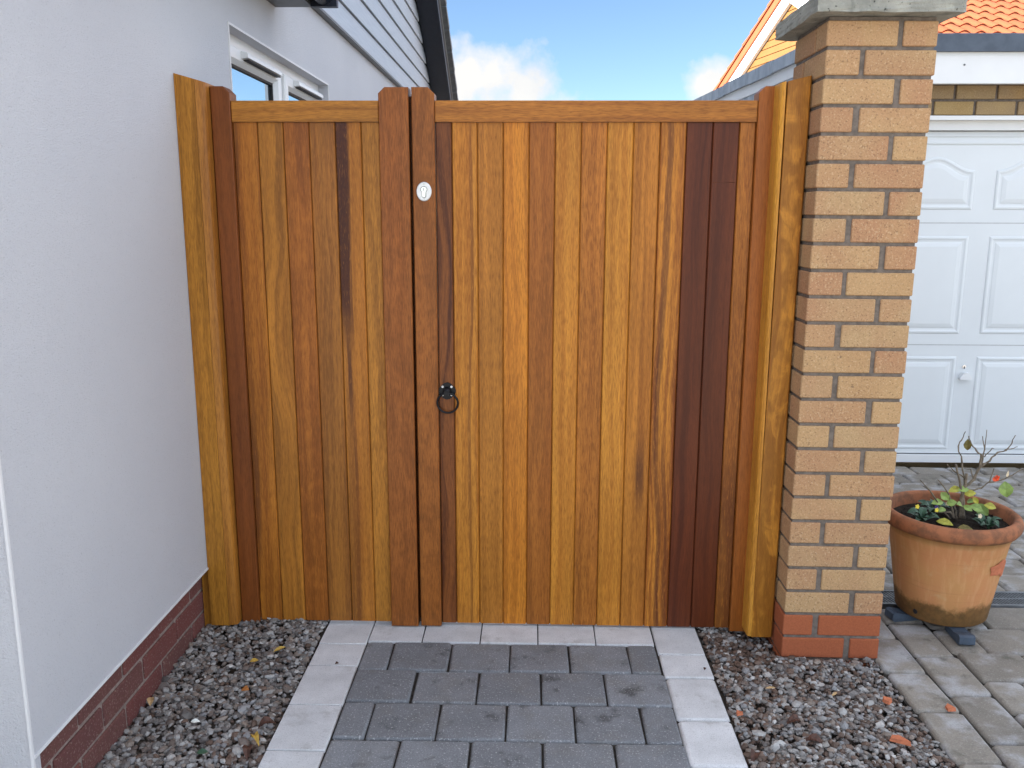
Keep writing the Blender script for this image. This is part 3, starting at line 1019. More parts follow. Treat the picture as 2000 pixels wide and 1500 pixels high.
wide = thing('gate', 'wide right gate leaf of thirteen vertical hardwood planks with lock and iron ring', 'gate', (0.18, 0.03, -0.006), 'hardwood gate leaves')
stile(wide, -0.3845, -0.313, -0.010, 1.804, wood('stile_wood_brown', (0.28, 0.104, 0.036), (0.14, 0.048, 0.018), 0.5, redamt=0.35, figure=0.14, fleck=0.5, wave=0.02, blotch=0.4), False, True)
stile(wide, 0.697, 0.760, -0.016, 1.806, wood('stile_wood_rosy', (0.30, 0.105, 0.034), (0.20, 0.066, 0.02), 0.4, redamt=0.25, figure=0.08, fleck=0.4), True, False)
board(wide, 'rail', -0.3125, 0.6965, ZT + 0.001, 1.764, 0.006, 0.052, wood('rail_wood_long', (0.36, 0.155, 0.046), (0.18, 0.066, 0.022), 0.65, axis='X', redamt=0.25, fleck=0.5, wave=0.014), 0.0025)
px = [-0.3125, -0.260, -0.179, -0.097, -0.015, 0.068, 0.150, 0.232, 0.3145, 0.398, 0.480, 0.563, 0.646, 0.697]
specs = [wood('plank_wood_g', (0.20, 0.072, 0.030), (0.085, 0.028, 0.016), 0.85, redamt=0.2, wave=0.03, streaks=[(0.0, 0.02, 0.85, 1.75, 0.35)]),
         wood('plank_wood_h', (0.43, 0.195, 0.046), GOLD2, 0.55, redamt=0.15, fleck=0.55, streaks=[(0.012, 0.006, -0.2, 1.75, 0.40)], wave=0.006),
         wood('plank_wood_i', (0.40, 0.175, 0.045), (0.23, 0.09, 0.022), 0.5, redamt=0.2, fleck=0.6),
         wood('plank_wood_j', GOLD, GOLD2, 0.55, redamt=0.2, fleck=0.5),
         wood('plank_wood_k', (0.31, 0.118, 0.034), (0.19, 0.066, 0.02), 0.5, redamt=0.4, fleck=0.5),
         wood('plank_wood_l', (0.45, 0.205, 0.048), GOLD2, 0.5, redamt=0.12, fleck=0.55),
         wood('plank_wood_m', (0.37, 0.148, 0.040), (0.20, 0.068, 0.018), 0.55, redamt=0.5, fleck=0.6),
         wood('plank_wood_n', (0.46, 0.215, 0.050), GOLD2, 0.5, redamt=0.08, fleck=0.5),
         wood('plank_wood_o', (0.40, 0.170, 0.042), (0.20, 0.072, 0.018), 0.65, redamt=0.25, streaks=[(0.014, 0.017, 0.44, 0.66, 1.0)], wave=0.004),
         wood('plank_wood_p', (0.44, 0.190, 0.044), (0.17, 0.050, 0.015), 0.9, redamt=0.35, streaks=[(-0.008, 0.010, -0.2, 1.9, 0.55), (0.018, 0.007, -0.2, 0.7, 0.45)], wave=0.009),
         wood('plank_wood_q', MAH, MAH2, 0.65, red=(0.11, 0.032, 0.015), redamt=0.3, fleck=0.25, rough=0.34),
         wood('plank_wood_r', (0.095, 0.026, 0.015), MAH2, 0.6, red=(0.12, 0.034, 0.016), redamt=0.35, fleck=0.25, rough=0.34),
         wood('plank_wood_s', (0.34, 0.140, 0.038), (0.19, 0.062, 0.018), 0.6, redamt=0.5, fleck=0.6, wave=0.02, streaks=[(0.0, 0.05, -0.3, 0.62, 0.55)])]
labs = {0: 'narrow brown plank with sweeping dark grain', 8: 'golden plank with a short black streak low down', 10: 'dark mahogany-coloured plank', 11: 'dark mahogany-coloured plank with a thin cross scratch'}
for i in range(13):
    board(wide, 'plank', px[i] + 0.0010, px[i + 1] - 0.0010, -0.004 - 0.0004 * i, ZT, YP0, YP1, specs[i], label=labs.get(i))
MB().box(0.5675, 0.640, YP0 - 0.0006, YP0 + 0.001, 1.5148, 1.5160).build('scratch', wood('scratch_wood', (0.09, 0.03, 0.02), MAH2, 0.5), wide, (0.604, YP0, 1.515), True)
MB().box(-0.3125, 0.697, 0.039, 0.060, 0.10, 0.20).build('ledge', sW[0], wide, (0.2, 0.04, 0.1))

# oval lock escutcheon
LX, LZ = -0.3492, 1.485
lp = MB()
seg = 40
loops = []
for k_, (s_, yv) in enumerate(((1.0, 0.0), (1.0, -0.0022), (0.93, -0.0034))):
    loops.append([(LX + 0.0242 * s_ * math.cos(2 * math.pi * i / seg), yv, LZ + 0.0302 * s_ * math.sin(2 * math.pi * i / seg)) for i in range(seg)])
vs = sum(loops, [])
fs = [(a * seg + i, a * seg + (i + 1) % seg, a * seg + seg + (i + 1) % seg, a * seg + seg + i) for a in range(2) for i in range(seg)] + [tuple(range(2 * seg, 3 * seg))]
esc = lp.add(vs, fs).build('lock_plate', M['steel'], wide, (LX, 0, LZ))
cyl = MB()
prof = []
for i in range(21):
    t = R(-50 + 280 * i / 20)
    prof.append((LX + 0.0088 * math.cos(t), LZ + 0.006 + 0.0088 * math.sin(t)))
for i in range(9):
    t = R(180 + 180 * i / 8)
    prof.append((LX + 0.0052 * math.cos(t), LZ - 0.013 + 0.0052 * math.sin(t)))
cyl.prism(prof, -0.0034, -0.0075, 'Y')
cyl.build('lock_cylinder', M['chrome'], esc, (LX, -0.004, LZ))
rg = MB().tube([(p[0], -0.0036, p[1]) for p in [(LX + (q[0] - LX) * 1.16, LZ + (q[1] - LZ) * 1.06) for q in prof]], 0.0008, 5, True)
rg.build('cylinder_surround', M['black_iron'], esc, (LX, -0.004, LZ))
MB().box(LX - 0.0009, LX + 0.0009, -0.0078, -0.0076, LZ + 0.002, LZ + 0.011).build('keyway', M['black_iron'], esc, (LX, -0.0077, LZ))


def disc(cx, cz, r, y0, y1, seg=12):
    return MB().prism([(cx + r * math.cos(2 * math.pi * i / seg), cz + r * math.sin(2 * math.pi * i / seg)) for i in range(seg)], y0, y1, 'Y')


for dz in (0.0235, -0.0232):
    disc(LX, LZ + dz, 0.0030, -0.0034, -0.0045).build('screw', M['steel'], esc, (LX, -0.004, LZ + dz))
    disc(LX + 0.0005, LZ + dz, 0.0012, -0.0045, -0.0047).build('screw_recess', M['black_iron'], esc, (LX, -0.0046, LZ + dz))

# iron ring handle
RX, RZ = -0.2843, 0.833
prof = []
for i in range(48):
    t = 2 * math.pi * i / 48
    lobe = 0.0215 + 0.0075 * abs(math.cos(2 * t)) ** 1.2 + 0.004 * abs(math.sin(2 * t)) ** 3
    prof.append((RX + lobe * math.cos(t), RZ + lobe * math.sin(t)))
hp = MB().prism(prof, YP0 + 0.0005, YP0 - 0.004, 'Y').build('latch_plate', M['black_iron'], wide, (RX, YP0, RZ))
MB().lathe([(0.0001, 0.0), (0.0145, 0.0), (0.0145, 0.006), (0.011, 0.014), (0.0085, 0.017), (0.0001, 0.018)], 20).build('boss', M['black_iron'], hp, (RX, YP0 - 0.004, RZ), True, False).rotation_euler = (R(90), 0, 0)
bs = MB().box(-0.008, 0.008, -0.016, 0.0, -0.008, 0.008)
bs.build('lug', M['black_iron'], hp, (RX, YP0 - 0.012, RZ - 0.004), False, False)
rp = [(RX + 0.0023 + 0.0345 * math.sin(2 * math.pi * i / 40), YP0 - 0.020 + 0.010 * (1 - math.cos(2 * math.pi * i / 40)) * 0.45, RZ - 0.0385 + 0.0345 * math.cos(2 * math.pi * i / 40)) for i in range(40)]
MB().tube(rp, 0.0037, 8, True).build('ring', M['black_iron'], hp, (RX, YP0 - 0.02, RZ - 0.036), True)
for sx in (-1, 1):
    for sz in (-1, 1):
        cx, cz = RX + sx * 0.0149, RZ + sz * 0.0140 + 0.001
        disc(cx, cz, 0.0052, YP0 - 0.0035, YP0 - 0.0055).build('washer', M['black_iron'], hp, (cx, YP0, cz))
        disc(cx, cz, 0.0036, YP0 - 0.0055, YP0 - 0.0068).build('screw', M['screw'], hp, (cx, YP0 - 0.005, cz))
        disc(cx, cz, 0.0012, YP0 - 0.0068, YP0 - 0.0070).build('screw_recess', M['black_iron'], hp, (cx, YP0 - 0.007, cz))

# gate posts with their sloping tops
def post(name, label, pts_bottom, ztl, ztr, z0, mats, splits):
    t = thing(name, label, 'gate post', (pts_bottom[0][0], 0, z0), 'hardwood gate posts')
    return t


tA = wood('post_wood_olive', (0.39, 0.188, 0.046), (0.21, 0.092, 0.024), 0.6, redamt=0.08, fleck=0.5)
tB = wood('post_wood_figured', (0.45, 0.215, 0.050), (0.22, 0.085, 0.02), 0.75, redamt=0.25, figure=0.10, fleck=0.25, wave=0.02, blotch=0.85)


def sloped(prof, z0, zfun, name, mat, parent, lean=0.0):
    n = len(prof)
    cx = sum(p[0] for p in prof) / n
    m = MB().add([(p[0], p[1], z0) for p in prof] + [(p[0] + lean, p[1], zfun(p[0])) for p in prof],
                 [tuple(range(n - 1, -1, -1)), tuple(range(n, 2 * n))] + [(i, (i + 1) % n, n + (i + 1) % n, n + i) for i in range(n)])
    return m.build(name, mat, parent, (cx, prof[0][1], z0))


lp_ = thing('gate_post', 'golden hardwood post with sloping top fixed against the white rendered wall', 'gate post', (-1.06, 0, 0.003), 'hardwood gate posts')
zl = lambda x: 1.8395 + (x + 1.112) * (1.8145 - 1.8395) / (1.112 - 1.0225)
sloped([(-1.1135, -0.042), (-1.0515, -0.042), (-1.0515, 0.070), (-1.1135, 0.070)], 0.003, zl, 'post_board', tA, lp_)
sloped([(-1.0505, -0.0415), (-1.034, -0.0385), (-1.0255, -0.0345), (-1.0215, -0.026), (-1.0215, 0.070), (-1.0505, 0.070)], 0.004, zl, 'cover_strip', wood('strip_wood_olive', (0.34, 0.155, 0.044), (0.19, 0.078, 0.024), 0.6, redamt=0.2), lp_)
MB().box(-1.142, -1.1145, -0.028, 0.05, -0.03, 0.205).build('packer', tA, lp_, (-1.13, 0, -0.03))
rp_ = thing('gate_post', 'golden figured hardwood post with sloping top against the buff brick pillar', 'gate post', (0.80, 0, -0.016), 'hardwood gate posts')
zr = lambda x: 1.8045 + (x - 0.731) * 0.0245 / 0.103
sloped([(0.7523, -0.050), (0.7523, -0.0745), (0.7535, -0.0757), (0.765, -0.076), (0.8185, -0.076), (0.8232, -0.071), (0.8232, 0.070), (0.7525, 0.070)], 0.004, zr, 'post_board', tB, rp_, 0.0108)
sloped([(0.7375, -0.058), (0.7405, -0.070), (0.7465, -0.0757), (0.7519, -0.0757), (0.7520, -0.055), (0.7520, 0.070), (0.7585, 0.071), (0.7585, -0.006), (0.7325, -0.006)][:6] + [(0.7375, 0.070)], 0.006, zr, 'cover_strip', wood('strip_wood_gold', (0.56, 0.29, 0.075), (0.34, 0.15, 0.04), 0.5, redamt=0.1), rp_, 0.0060)

# ------------------------------------------------------------------ brick pillar
pil = thing('brick_pillar', 'buff brick pillar with concrete cap and orange red foot courses beside the gate', 'pillar', (0.986, -0.01, -0.1))
pil.rotation_euler = (0, 0.0060, 0)
PX0, PX1, PY0 = 0.827, 1.142, -0.172
PY1 = PY0 + 0.318
MB().box(PX0 + 0.006, PX1 - 0.006, PY0 + 0.006, PY1 - 0.006, -0.14, 1.972).build('mortar_core', M['mortar'], pil, (0.986, -0.01, -0.14))
CP = 0.0796
SLN, HDR, J = 0.2045, 0.0955, 0.018


def brick_at(x0, x1, y0, y1, z0, z1, mat):
    j = lambda: rng.uniform(-0.0016, 0.0016)
    cx, cy, cz = (x0 + x1) / 2, (y0 + y1) / 2, (z0 + z1) / 2
    m = MB().cbox(x0 - cx, x1 - cx, y0 - cy, y1 - cy, z0 - cz, z1 - cz, 0.0028)
    o = place('brick', m.mesh('brick', mat), pil, (cx + j() * 0.6, cy + j() * 0.6, cz))
    return o


for c in range(27):
    zb_ = 1.891 - CP * c + 0.001
    zt_ = zb_ + CP - 0.0105
    mat = M['brick_red'] if c >= 23 else M['brick_buff']
    jj = rng.uniform(-0.003, 0.003)
    jw = J + rng.uniform(-0.004, 0.002)
    a, b = PX0, PX1
    q0, q1 = PY0, PY1
    if c % 2 == 0:      # long brick on the left of the front
        brick_at(a, a + SLN + jj, q0, q0 + 0.100, zb_, zt_, mat)
        brick_at(a + SLN + jj + jw, b, q0, q0 + SLN, zb_, zt_, mat)
        brick_at(b - SLN, b, q0 + SLN + 0.014, q1, zb_, zt_, mat)
        brick_at(a, b - SLN - 0.014, q0 + 0.114, q1, zb_, zt_, mat)
    else:
        brick_at(a + 0.318 - SLN + jj, b, q0, q0 + 0.100, zb_, zt_, mat)
        brick_at(a, a + 0.318 - SLN + jj - jw, q0, q0 + SLN, zb_, zt_, mat)
        brick_at(a, a + SLN, q0 + SLN + 0.014, q1, zb_, zt_, mat)
        brick_at(a + SLN + 0.014, b, q0 + 0.114, q1, zb_, zt_, mat)
cap = bmesh.new()
cx0, cx1, cy0, cy1 = 0.778, 1.190, -0.224, 0.205
lv = [(0.0, 1.974), (0.0, 2.022), (0.012, 2.030), (0.10, 2.075)]
vs = []
for ins, z in lv:
    vs.append([cap.verts.new(p) for p in ((cx0 + ins, cy0 + ins, z), (cx1 - ins, cy0 + ins, z), (cx1 - ins, cy1 - ins, z), (cx0 + ins, cy1 - ins, z))])
cap.faces.new(vs[0][::-1])
cap.faces.new(vs[3])
for a in range(3):
    for i in range(4):
        cap.faces.new((vs[a][i], vs[a][(i + 1) % 4], vs[a + 1][(i + 1) % 4], vs[a + 1][i]))
bmesh.ops.subdivide_edges(cap, edges=cap.edges[:], cuts=7, use_grid_fill=True)
for v in cap.verts:
    edge = min(abs(v.co.x - cx0), abs(v.co.x - cx1), abs(v.co.y - cy0), abs(v.co.y - cy1))
    v.co += Vector((rng.uniform(-1, 1), rng.uniform(-1, 1), rng.uniform(-1, 1))) * 0.0018
capm = MB()
cap.verts.index_update()
capm.add([v.co[:] for v in cap.verts], [[v.index for v in f.verts] for f in cap.faces])
cap.free()
capm.build('cap', M['concrete'], pil, (0.986, -0.01, 1.974))

# ------------------------------------------------------------------ garage
gar = thing('garage', 'flat roofed garage with white panelled up-and-over door, yellow brickwork and grey roof edge', 'garage', (2.8, 2.1, 0))
GY = 2.108
gw = MB()
gw.box(1.60, 4.6, GY + 0.012, GY + 0.23, 1.938, 2.14)
gw.box(1.60, 1.905, GY + 0.012, GY + 0.23, -0.1, 1.938)
gw.box(4.13, 4.6, GY + 0.012, GY + 0.23, -0.1, 1.938)
gw = gw.build('wall', M['mortar'], gar, (2.8, GY, 0))
for c in range(2):
    z0 = 1.943 + 0.083 * c
    x = 1.602 + (0.0 if c else -0.11)
    while x < 3.35:
        a, b = max(x, 1.602), x + 0.207
        me = MB().cbox(-(b - a) / 2, (b - a) / 2, 0, 0.09, 0, 0.070, 0.003).mesh('brick', M['brick_yellow'])
        place('brick', me, gw, ((a + b) / 2, GY + rng.uniform(-0.001, 0.001), z0))
        x += 0.2225
for c in range(24):
    z0 = 1.943 - 0.083 * (c + 1)
    x = 1.602 + (0.0 if c % 2 else -0.11)
    while x < 1.88:
        a, b = max(x, 1.602), min(x + 0.207, 1.900)
        if b - a > 0.03:
            me = MB().cbox(-(b - a) / 2, (b - a) / 2, 0, 0.09, 0, 0.070, 0.003).mesh('brick', M['brick_yellow'])
            place('brick', me, gw, ((a + b) / 2, GY, z0))
        x += 0.2225
FY = 1.985
s_ = (FY + 2.835) / (GY + 2.835)
zf = lambda z: 1.42 + (z - 1.42) * s_
ff = MB().box(1.50, 4.7, FY, FY + 0.02, zf(2.105), zf(2.269)).build('fascia', M['white_paint'], gar, (2.8, FY, zf(2.105)))
MB().box(1.50, 4.7, FY + 0.021, GY + 0.02, zf(2.105) + 0.012, zf(2.105) + 0.024).build('soffit', M['white_paint'], gar, (2.8, FY, zf(2.105)))
fl = MB().prism([(FY - 0.022, zf(2.269) - 0.004), (FY - 0.016, zf(2.359) - 0.006), (FY - 0.004, zf(2.359)), (FY + 0.06, zf(2.359) - 0.01), (FY + 0.06, zf(2.269)), (FY, zf(2.269) + 0.001), (FY, zf(2.269) - 0.004)], 1.50, 4.7, 'X').build('roof_edge', M['felt'], gar, (2.8, FY, zf(2.269)))
disc(2.238, zf(2.20), 0.005, FY - 0.003, FY).build('nail_head', M['grey_trim'], ff, (2.238, FY, zf(2.20)))
# side eaves running back, not quite square to the front: direction (-0.0745, 1)
SA = math.atan(0.060)
def side(x_off, y):          # point on the side eaves line
    return 1.520 - 0.072 * (y - 2.6) + x_off


def sbox(y0, y1, x0, x1, z0, z1):
    m = MB()
    p = [(side(x0, y0), y0), (side(x1, y0), y0), (side(x1, y1), y1), (side(x0, y1), y1)]
    return m.prism(p, z0, z1)


sbox(2.02, 7.5, 0.0, 0.02, 2.206, 2.279).build('side_fascia', M['white_paint'], gar, (1.5, 3.5, 2.206))
y = 2.0
while y < 7.4:
    e = min(y + rng.uniform(0.42, 0.62), 7.5)
    sbox(y + 0.003, e - 0.003, -0.020, 0.05, 2.276 + rng.uniform(-0.003, 0.003), 2.352 + rng.uniform(-0.004, 0.004)).build('lead_flashing', M['lead'], gar, (1.5, (y + e) / 2, 2.26))
    y = e
for y0, y1 in ((2.3, 3.45), (3.46, 5.2), (5.21, 7.4)):
    sbox(y0, y1, 0.006, 0.040, 2.122, 2.2055).build('lead_apron', M['lead'], gar, (1.5, (y0 + y1) / 2, 2.122))
sb = MB().prism([(side(0.075, 2.13), 2.34), (side(0.075, 7.4), 7.4), (4.6, 7.4), (4.6, 2.34)], -0.1, 2.25)
sb.build('side_wall', M['brick_yellow'], gar, (1.6, 4, 0))
MB().prism([(side(0.03, 2.02), FY + 0.07), (side(0.03, 7.5), 7.5), (4.7, 7.5), (4.7, FY + 0.07)], 2.27, 2.325).build('flat_roof', M['felt'], gar, (2.8, 4, 2.27))
# door
door = MB().box(1.965, 4.075, GY + 0.06, GY + 0.10, 0.012, 1.862).build('door', M['door_white'], gar, (3.0, GY + 0.06, 0))
DF = GY + 0.06
dfm = MB()
dfm.box(1.905, 4.13, GY + 0.02, GY + 0.11, 1.866, 1.938).box(1.905, 1.961, GY + 0.02, GY + 0.11, -0.012, 1.866).box(4.079, 4.13, GY + 0.02, GY + 0.11, -0.012, 1.866)
dfm.box(1.90, 4.135, GY - 0.03, GY + 0.019, 1.915, 1.9365)
dfm.build('door_frame', M['white_paint'], gar, (3.0, GY, 0))
MB().box(1.961, 4.079, GY + 0.035, GY + 0.058, -0.012, 0.030).build('door_sill', M['white_paint'], gar, (3.0, GY, -0.012))
MB().box(1.966, 4.074, DF - 0.0012, DF + 0.001, 0.0325, 0.0375).build('bottom_seal', M['rubber'], gar, (3.0, DF, 0.03))
for z in (0.681, 1.369):
    MB().box(1.9655, 4.0745, DF - 0.0006, DF + 0.0004, z - 0.0022, z + 0.0022).build('panel_seam', M['pale_trim'], door, (3.0, DF, z))
for z, h in ((1.796, 0.004), (1.835, 0.004)):
    MB().box(1.9655, 4.0745, DF - 0.008, DF + 0.0004, z, z + 0.012).build('top_moulding', M['door_white'], door, (3.0, DF, z))


def outline(w, h, arch, ins):
    hw = w / 2 - ins
    pts = [(-hw, ins), (hw, ins)]
    if not arch:
        return pts + [(hw, h - ins), (-hw, h - ins)]
    n = 22
    sh = h - 0.070
    for i in range(n + 1):
        x = hw - 2 * hw * i / n
        tt = abs(x) / hw
        zz = sh - ins + 0.070 * (0.5 + 0.5 * math.cos(math.pi * min(1, tt * 1.03)))
        pts.append((x, zz))
    return pts


def panel_mesh(w, h, arch):
    prof = [(0.0, 0.0005), (0.006, -0.0050), (0.014, -0.0065), (0.024, -0.0020), (0.034, -0.0015), (0.040, -0.0045), (0.060, -0.0085)]
    m = MB()
    vs, fs = [], []
    for ins, yv in prof:
        vs += [(p[0], yv, p[1]) for p in outline(w, h, arch, ins)]
    n = len(vs) // len(prof)
    for a in range(len(prof) - 1):
        fs += [(a * n + i, a * n + (i + 1) % n, a * n + n + (i + 1) % n, a * n + n + i) for i in range(n)]
    fs.append(tuple(range((len(prof) - 1) * n, len(prof) * n)))
    return m.add(vs, fs).mesh('door_panel', M['door_white'])


pa, pb = panel_mesh(0.425, 0.287, True), panel_mesh(0.425, 0.552, False)
for cx in (2.228, 2.768, 3.308, 3.848):
    place('door_panel', pa, door, (cx, DF, 1.441))
    place('door_panel', pb, door, (cx, DF, 0.745))
    place('door_panel', pb, door, (cx, DF, 0.062))
hx, hz = 2.492, 0.545
disc(hx - 0.004, hz + 0.010, 0.010, DF - 0.006, DF).build('keyhole', M['chrome'], door, (hx, DF, hz))
MB().box(hx - 0.0065, hx + 0.0005, DF - 0.008, DF - 0.0062, hz - 0.002, hz + 0.012).build('keyhole_slot', M['grey_trim'], door, (hx, DF, hz))
hd = MB().prism([(hx - 0.030, hz - 0.062), (hx + 0.034, hz - 0.062), (hx + 0.034, hz - 0.050), (hx + 0.015, hz - 0.022), (hx - 0.012, hz - 0.022), (hx - 0.030, hz - 0.050)], DF - 0.030, DF - 0.001, 'Y')
hd.build('handle', M['white_pvc'], door, (hx, DF, hz - 0.06))

# ------------------------------------------------------------------ house with the orange roof behind
A = R(12.0)
ob = thing('house', 'distant house with orange pantile roof, ochre boarded gable and white bargeboards behind the garage', 'house', (4.3, 11.0, 0))
apex = Vector((3.79, 11.0, 4.487))                     # top of the ochre boarding
dg = Vector((-math.sin(A), math.cos(A), 0))            # along the gable, going back
de = Vector((math.cos(A), math.sin(A), 0))             # along the eaves, going right
TP = math.tan(R(27.5))
UPZ = Vector((0, 0, 1))


def gp(s, h, t=0.0):
    """gable coordinates: s along the gable, h height relative to the apex, t into the house"""
    return apex + dg * s + UPZ * h + de * t


def gprism(poly, t0, t1):
    n = len(poly)
    return MB().add([gp(a, b, t0) for a, b in poly] + [gp(a, b, t1) for a, b in poly],
                    [tuple(range(n - 1, -1, -1)), tuple(range(n, 2 * n))] + [(i, (i + 1) % n, n + (i + 1) % n, n + i) for i in range(n)])


HW = 4.0
gprism([(-HW + 0.3, -4.5), (HW - 0.3, -4.5), (HW - 0.3, -(HW - 0.3) * TP), (0, 0), (-HW + 0.3, -(HW - 0.3) * TP)], 0.06, 9.0).build('wall', M['ochre'], ob, apex)
bh = 0.105
k_ = 0
while (k_ + 1) * bh < HW * TP:
    zt, zbm = -k_ * bh, -(k_ + 1) * bh + 0.012
    st, sb_ = max(0.0, -zt / TP - 0.001), -zbm / TP
    gprism([(-sb_, zbm), (sb_, zbm), (st, zt), (-st, zt)] if st > 0 else [(-sb_, zbm), (sb_, zbm), (0, zt)], 0.040, 0.059).build('gable_board', M['ochre'], ob, gp(0, zbm))
    k_ += 1
for sg in (1, -1):
    gprism([(0, 0.0), (sg * HW, -HW * TP), (sg * HW, -HW * TP + 0.215), (0, 0.215)], -0.02 - 0.002 * (sg < 0), 0.035).build('bargeboard', M['white_paint'], ob, gp(0, 0))
    gprism([(0, 0.218), (sg * HW, -HW * TP + 0.218), (sg * HW, -HW * TP + 0.345), (0, 0.345)], -0.05, 9.0).build('roof_slope', M['orange_tile'], ob, gp(0, 0.22))
# pantiles: one curved tile mesh, laid course by course on the slope that faces us
TWD, EXP = 0.235, 0.33
n = 9
vs, fs = [], []
for j, (yl, lift) in enumerate(((0.0, 0.026), (0.40, 0.0))):
    for th_ in (0.0, -0.016):
        for i in range(n):
            u_ = i / (n - 1)
            zz = 0.030 * math.sin(math.pi * min(1, u_ / 0.62)) if u_ < 0.62 else -0.012 * math.sin(math.pi * (u_ - 0.62) / 0.38)
            vs.append((u_ * (TWD + 0.012), yl, zz + lift + th_))
for i in range(n - 1):
    fs.append((i, i + 1, 2 * n + i + 1, 2 * n + i))
    fs.append((n + i, 3 * n + i, 3 * n + i + 1, n + i + 1))
    fs.append((i, n + i, n + i + 1, i + 1))
fs.append((0, 2 * n, 3 * n, n))
fs.append((n - 1, 2 * n - 1, 4 * n - 1, 3 * n - 1))
tile_me = MB().add(vs, fs).mesh('roof_tile', M['orange_tile'], smooth=False)
pa_ = math.atan(TP)
slope_up = (dg * math.cos(pa_) + UPZ * math.sin(pa_))  # from the near eaves up to the ridge
nrm = de.cross(slope_up).normalized()
rot = Matrix((de, slope_up, nrm)).transposed().to_euler()
total = HW / math.cos(pa_)
count = 0
tile_rows = range(2, 14)
for r_ in tile_rows:
    for c_ in range(0, 25):
        base = gp(-HW, -HW * TP + 0.350) + slope_up * (r_ * EXP) + de * (c_ * TWD + 0.0)
        if (slope_up * (r_ * EXP)).length > total - 0.1:
            continue
        count += 1
        if count > 298:
            break
        place('roof_tile', tile_me, ob, base, rot)
rest = MB()
q = Matrix((de, slope_up, nrm)).transposed()
for r_ in list(range(0, 2)) + list(range(2, 14)):
    for c_ in range(0, 38):
        if r_ >= 2 and c_ < 25:
            continue
        base = gp(-HW, -HW * TP + 0.350) + slope_up * (r_ * EXP) + de * (c_ * TWD)
        if (r_ * EXP) > total - 0.1:
            continue
        rest.add([base + q @ Vector(p) for p in [tuple(v.co) for v in tile_me.vertices]], [tuple(p.vertices) for p in tile_me.polygons])
tag(rest.build('roof_tiles', M['orange_tile'], ob, gp(-HW, -HW * TP)), None, None, kind='stuff')
# verge tiles of the far slope show as a stepped orange edge
slope_dn = (dg * math.cos(pa_) - UPZ * math.sin(pa_))
nr2 = slope_dn.cross(de).normalized()
if nr2.z < 0:
    nr2 = -nr2
vt = MB()
vm = MB().prism([(0.0, 0.0), (0.36, 0.0), (0.36, 0.055), (0.0, 0.02)], -0.075, 0.24, 'X').mesh('verge_tile', M['orange_tile'])
rot2 = Matrix((de, slope_dn, de.cross(slope_dn))).transposed()
s = 0.0
while s < total - 0.2:
    place('verge_tile', vm, ob, gp(0, 0.348) + slope_dn * s, rot2.to_euler())
    s += 0.31
vm2 = MB().prism([(0.0, 0.02), (0.36, 0.0), (0.36, 0.02), (0.0, 0.06)], -0.06, 0.03, 'X').mesh('verge_tile', M['orange_tile'])
rt = MB().tube([gp(0, 0.385, -0.05), gp(0, 0.385, 9)], 0.11, 12)
rt.build('ridge', M['orange_tile'], ob, gp(0, 0.3))

# ------------------------------------------------------------------ pot, feet, plants
PCX, PCY = 1.488, 0.145
PZ = 0.012
pot = thing('plant_pot', 'old terracotta pot with mossy stained base standing on small feet on the driveway', 'plant pot', (PCX, PCY, PZ))
prof = [(0.0, 0.0), (0.146, 0.0), (0.152, 0.006), (0.166, 0.10), (0.183, 0.21), (0.197, 0.298), (0.201, 0.304), (0.201, 0.318), (0.205, 0.322),
        (0.219, 0.327), (0.228, 0.341), (0.230, 0.356), (0.225, 0.372), (0.214, 0.380), (0.203, 0.378), (0.198, 0.370), (0.193, 0.33), (0.186, 0.28), (0.0, 0.28)]
body = MB().lathe(prof, 72, PCX, PCY, PZ)
body = body.build('pot_body', M['terracotta'], pot, (PCX, PCY, PZ), True)
me = body.data
for v in me.vertices:
    t = math.atan2(v.co.y, v.co.x)
    v.co.x *= 1 + 0.006 * math.sin(3 * t + 1)
    v.co.y *= 1 + 0.006 * math.sin(2 * t)
# spalled patch of fresh clay at the right of the body, and chips on the rim


def blob(cx, cz, rx, rz, th0, seed, name, mat, pr):
    r = random.Random(seed)
    m = MB()
    pts = []
    for ring, kk in ((1.0, 0.0005), (0.85, 0.0022), (0.0, 0.0025)):
        if ring == 0:
            pts.append((0, 0, kk))
            break
        for i in range(16):
            a = 2 * math.pi * i / 16
            w_ = r.uniform(0.8, 1.15) if ring == 1.0 else 1.0
            pts.append((ring * w_ * rx * math.cos(a), ring * w_ * rz * math.sin(a), kk))
    vs = []
    for u_, v_, d_ in pts:
        z = cz + v_
        rad = np.interp(z, [p[1] for p in prof[2:6]], [p[0] for p in prof[2:6]]) + d_ + 0.001
        a = th0 + u_ / rad
        vs.append((PCX + rad * math.cos(a), PCY + rad * math.sin(a), PZ + z))
    fs = [(i, (i + 1) % 16, 16 + (i + 1) % 16, 16 + i) for i in range(16)] + [(16 + i, 16 + (i + 1) % 16, 32) for i in range(16)]
    m.add(vs, fs)
    return m.build(name, mat, pr, vs[-1])


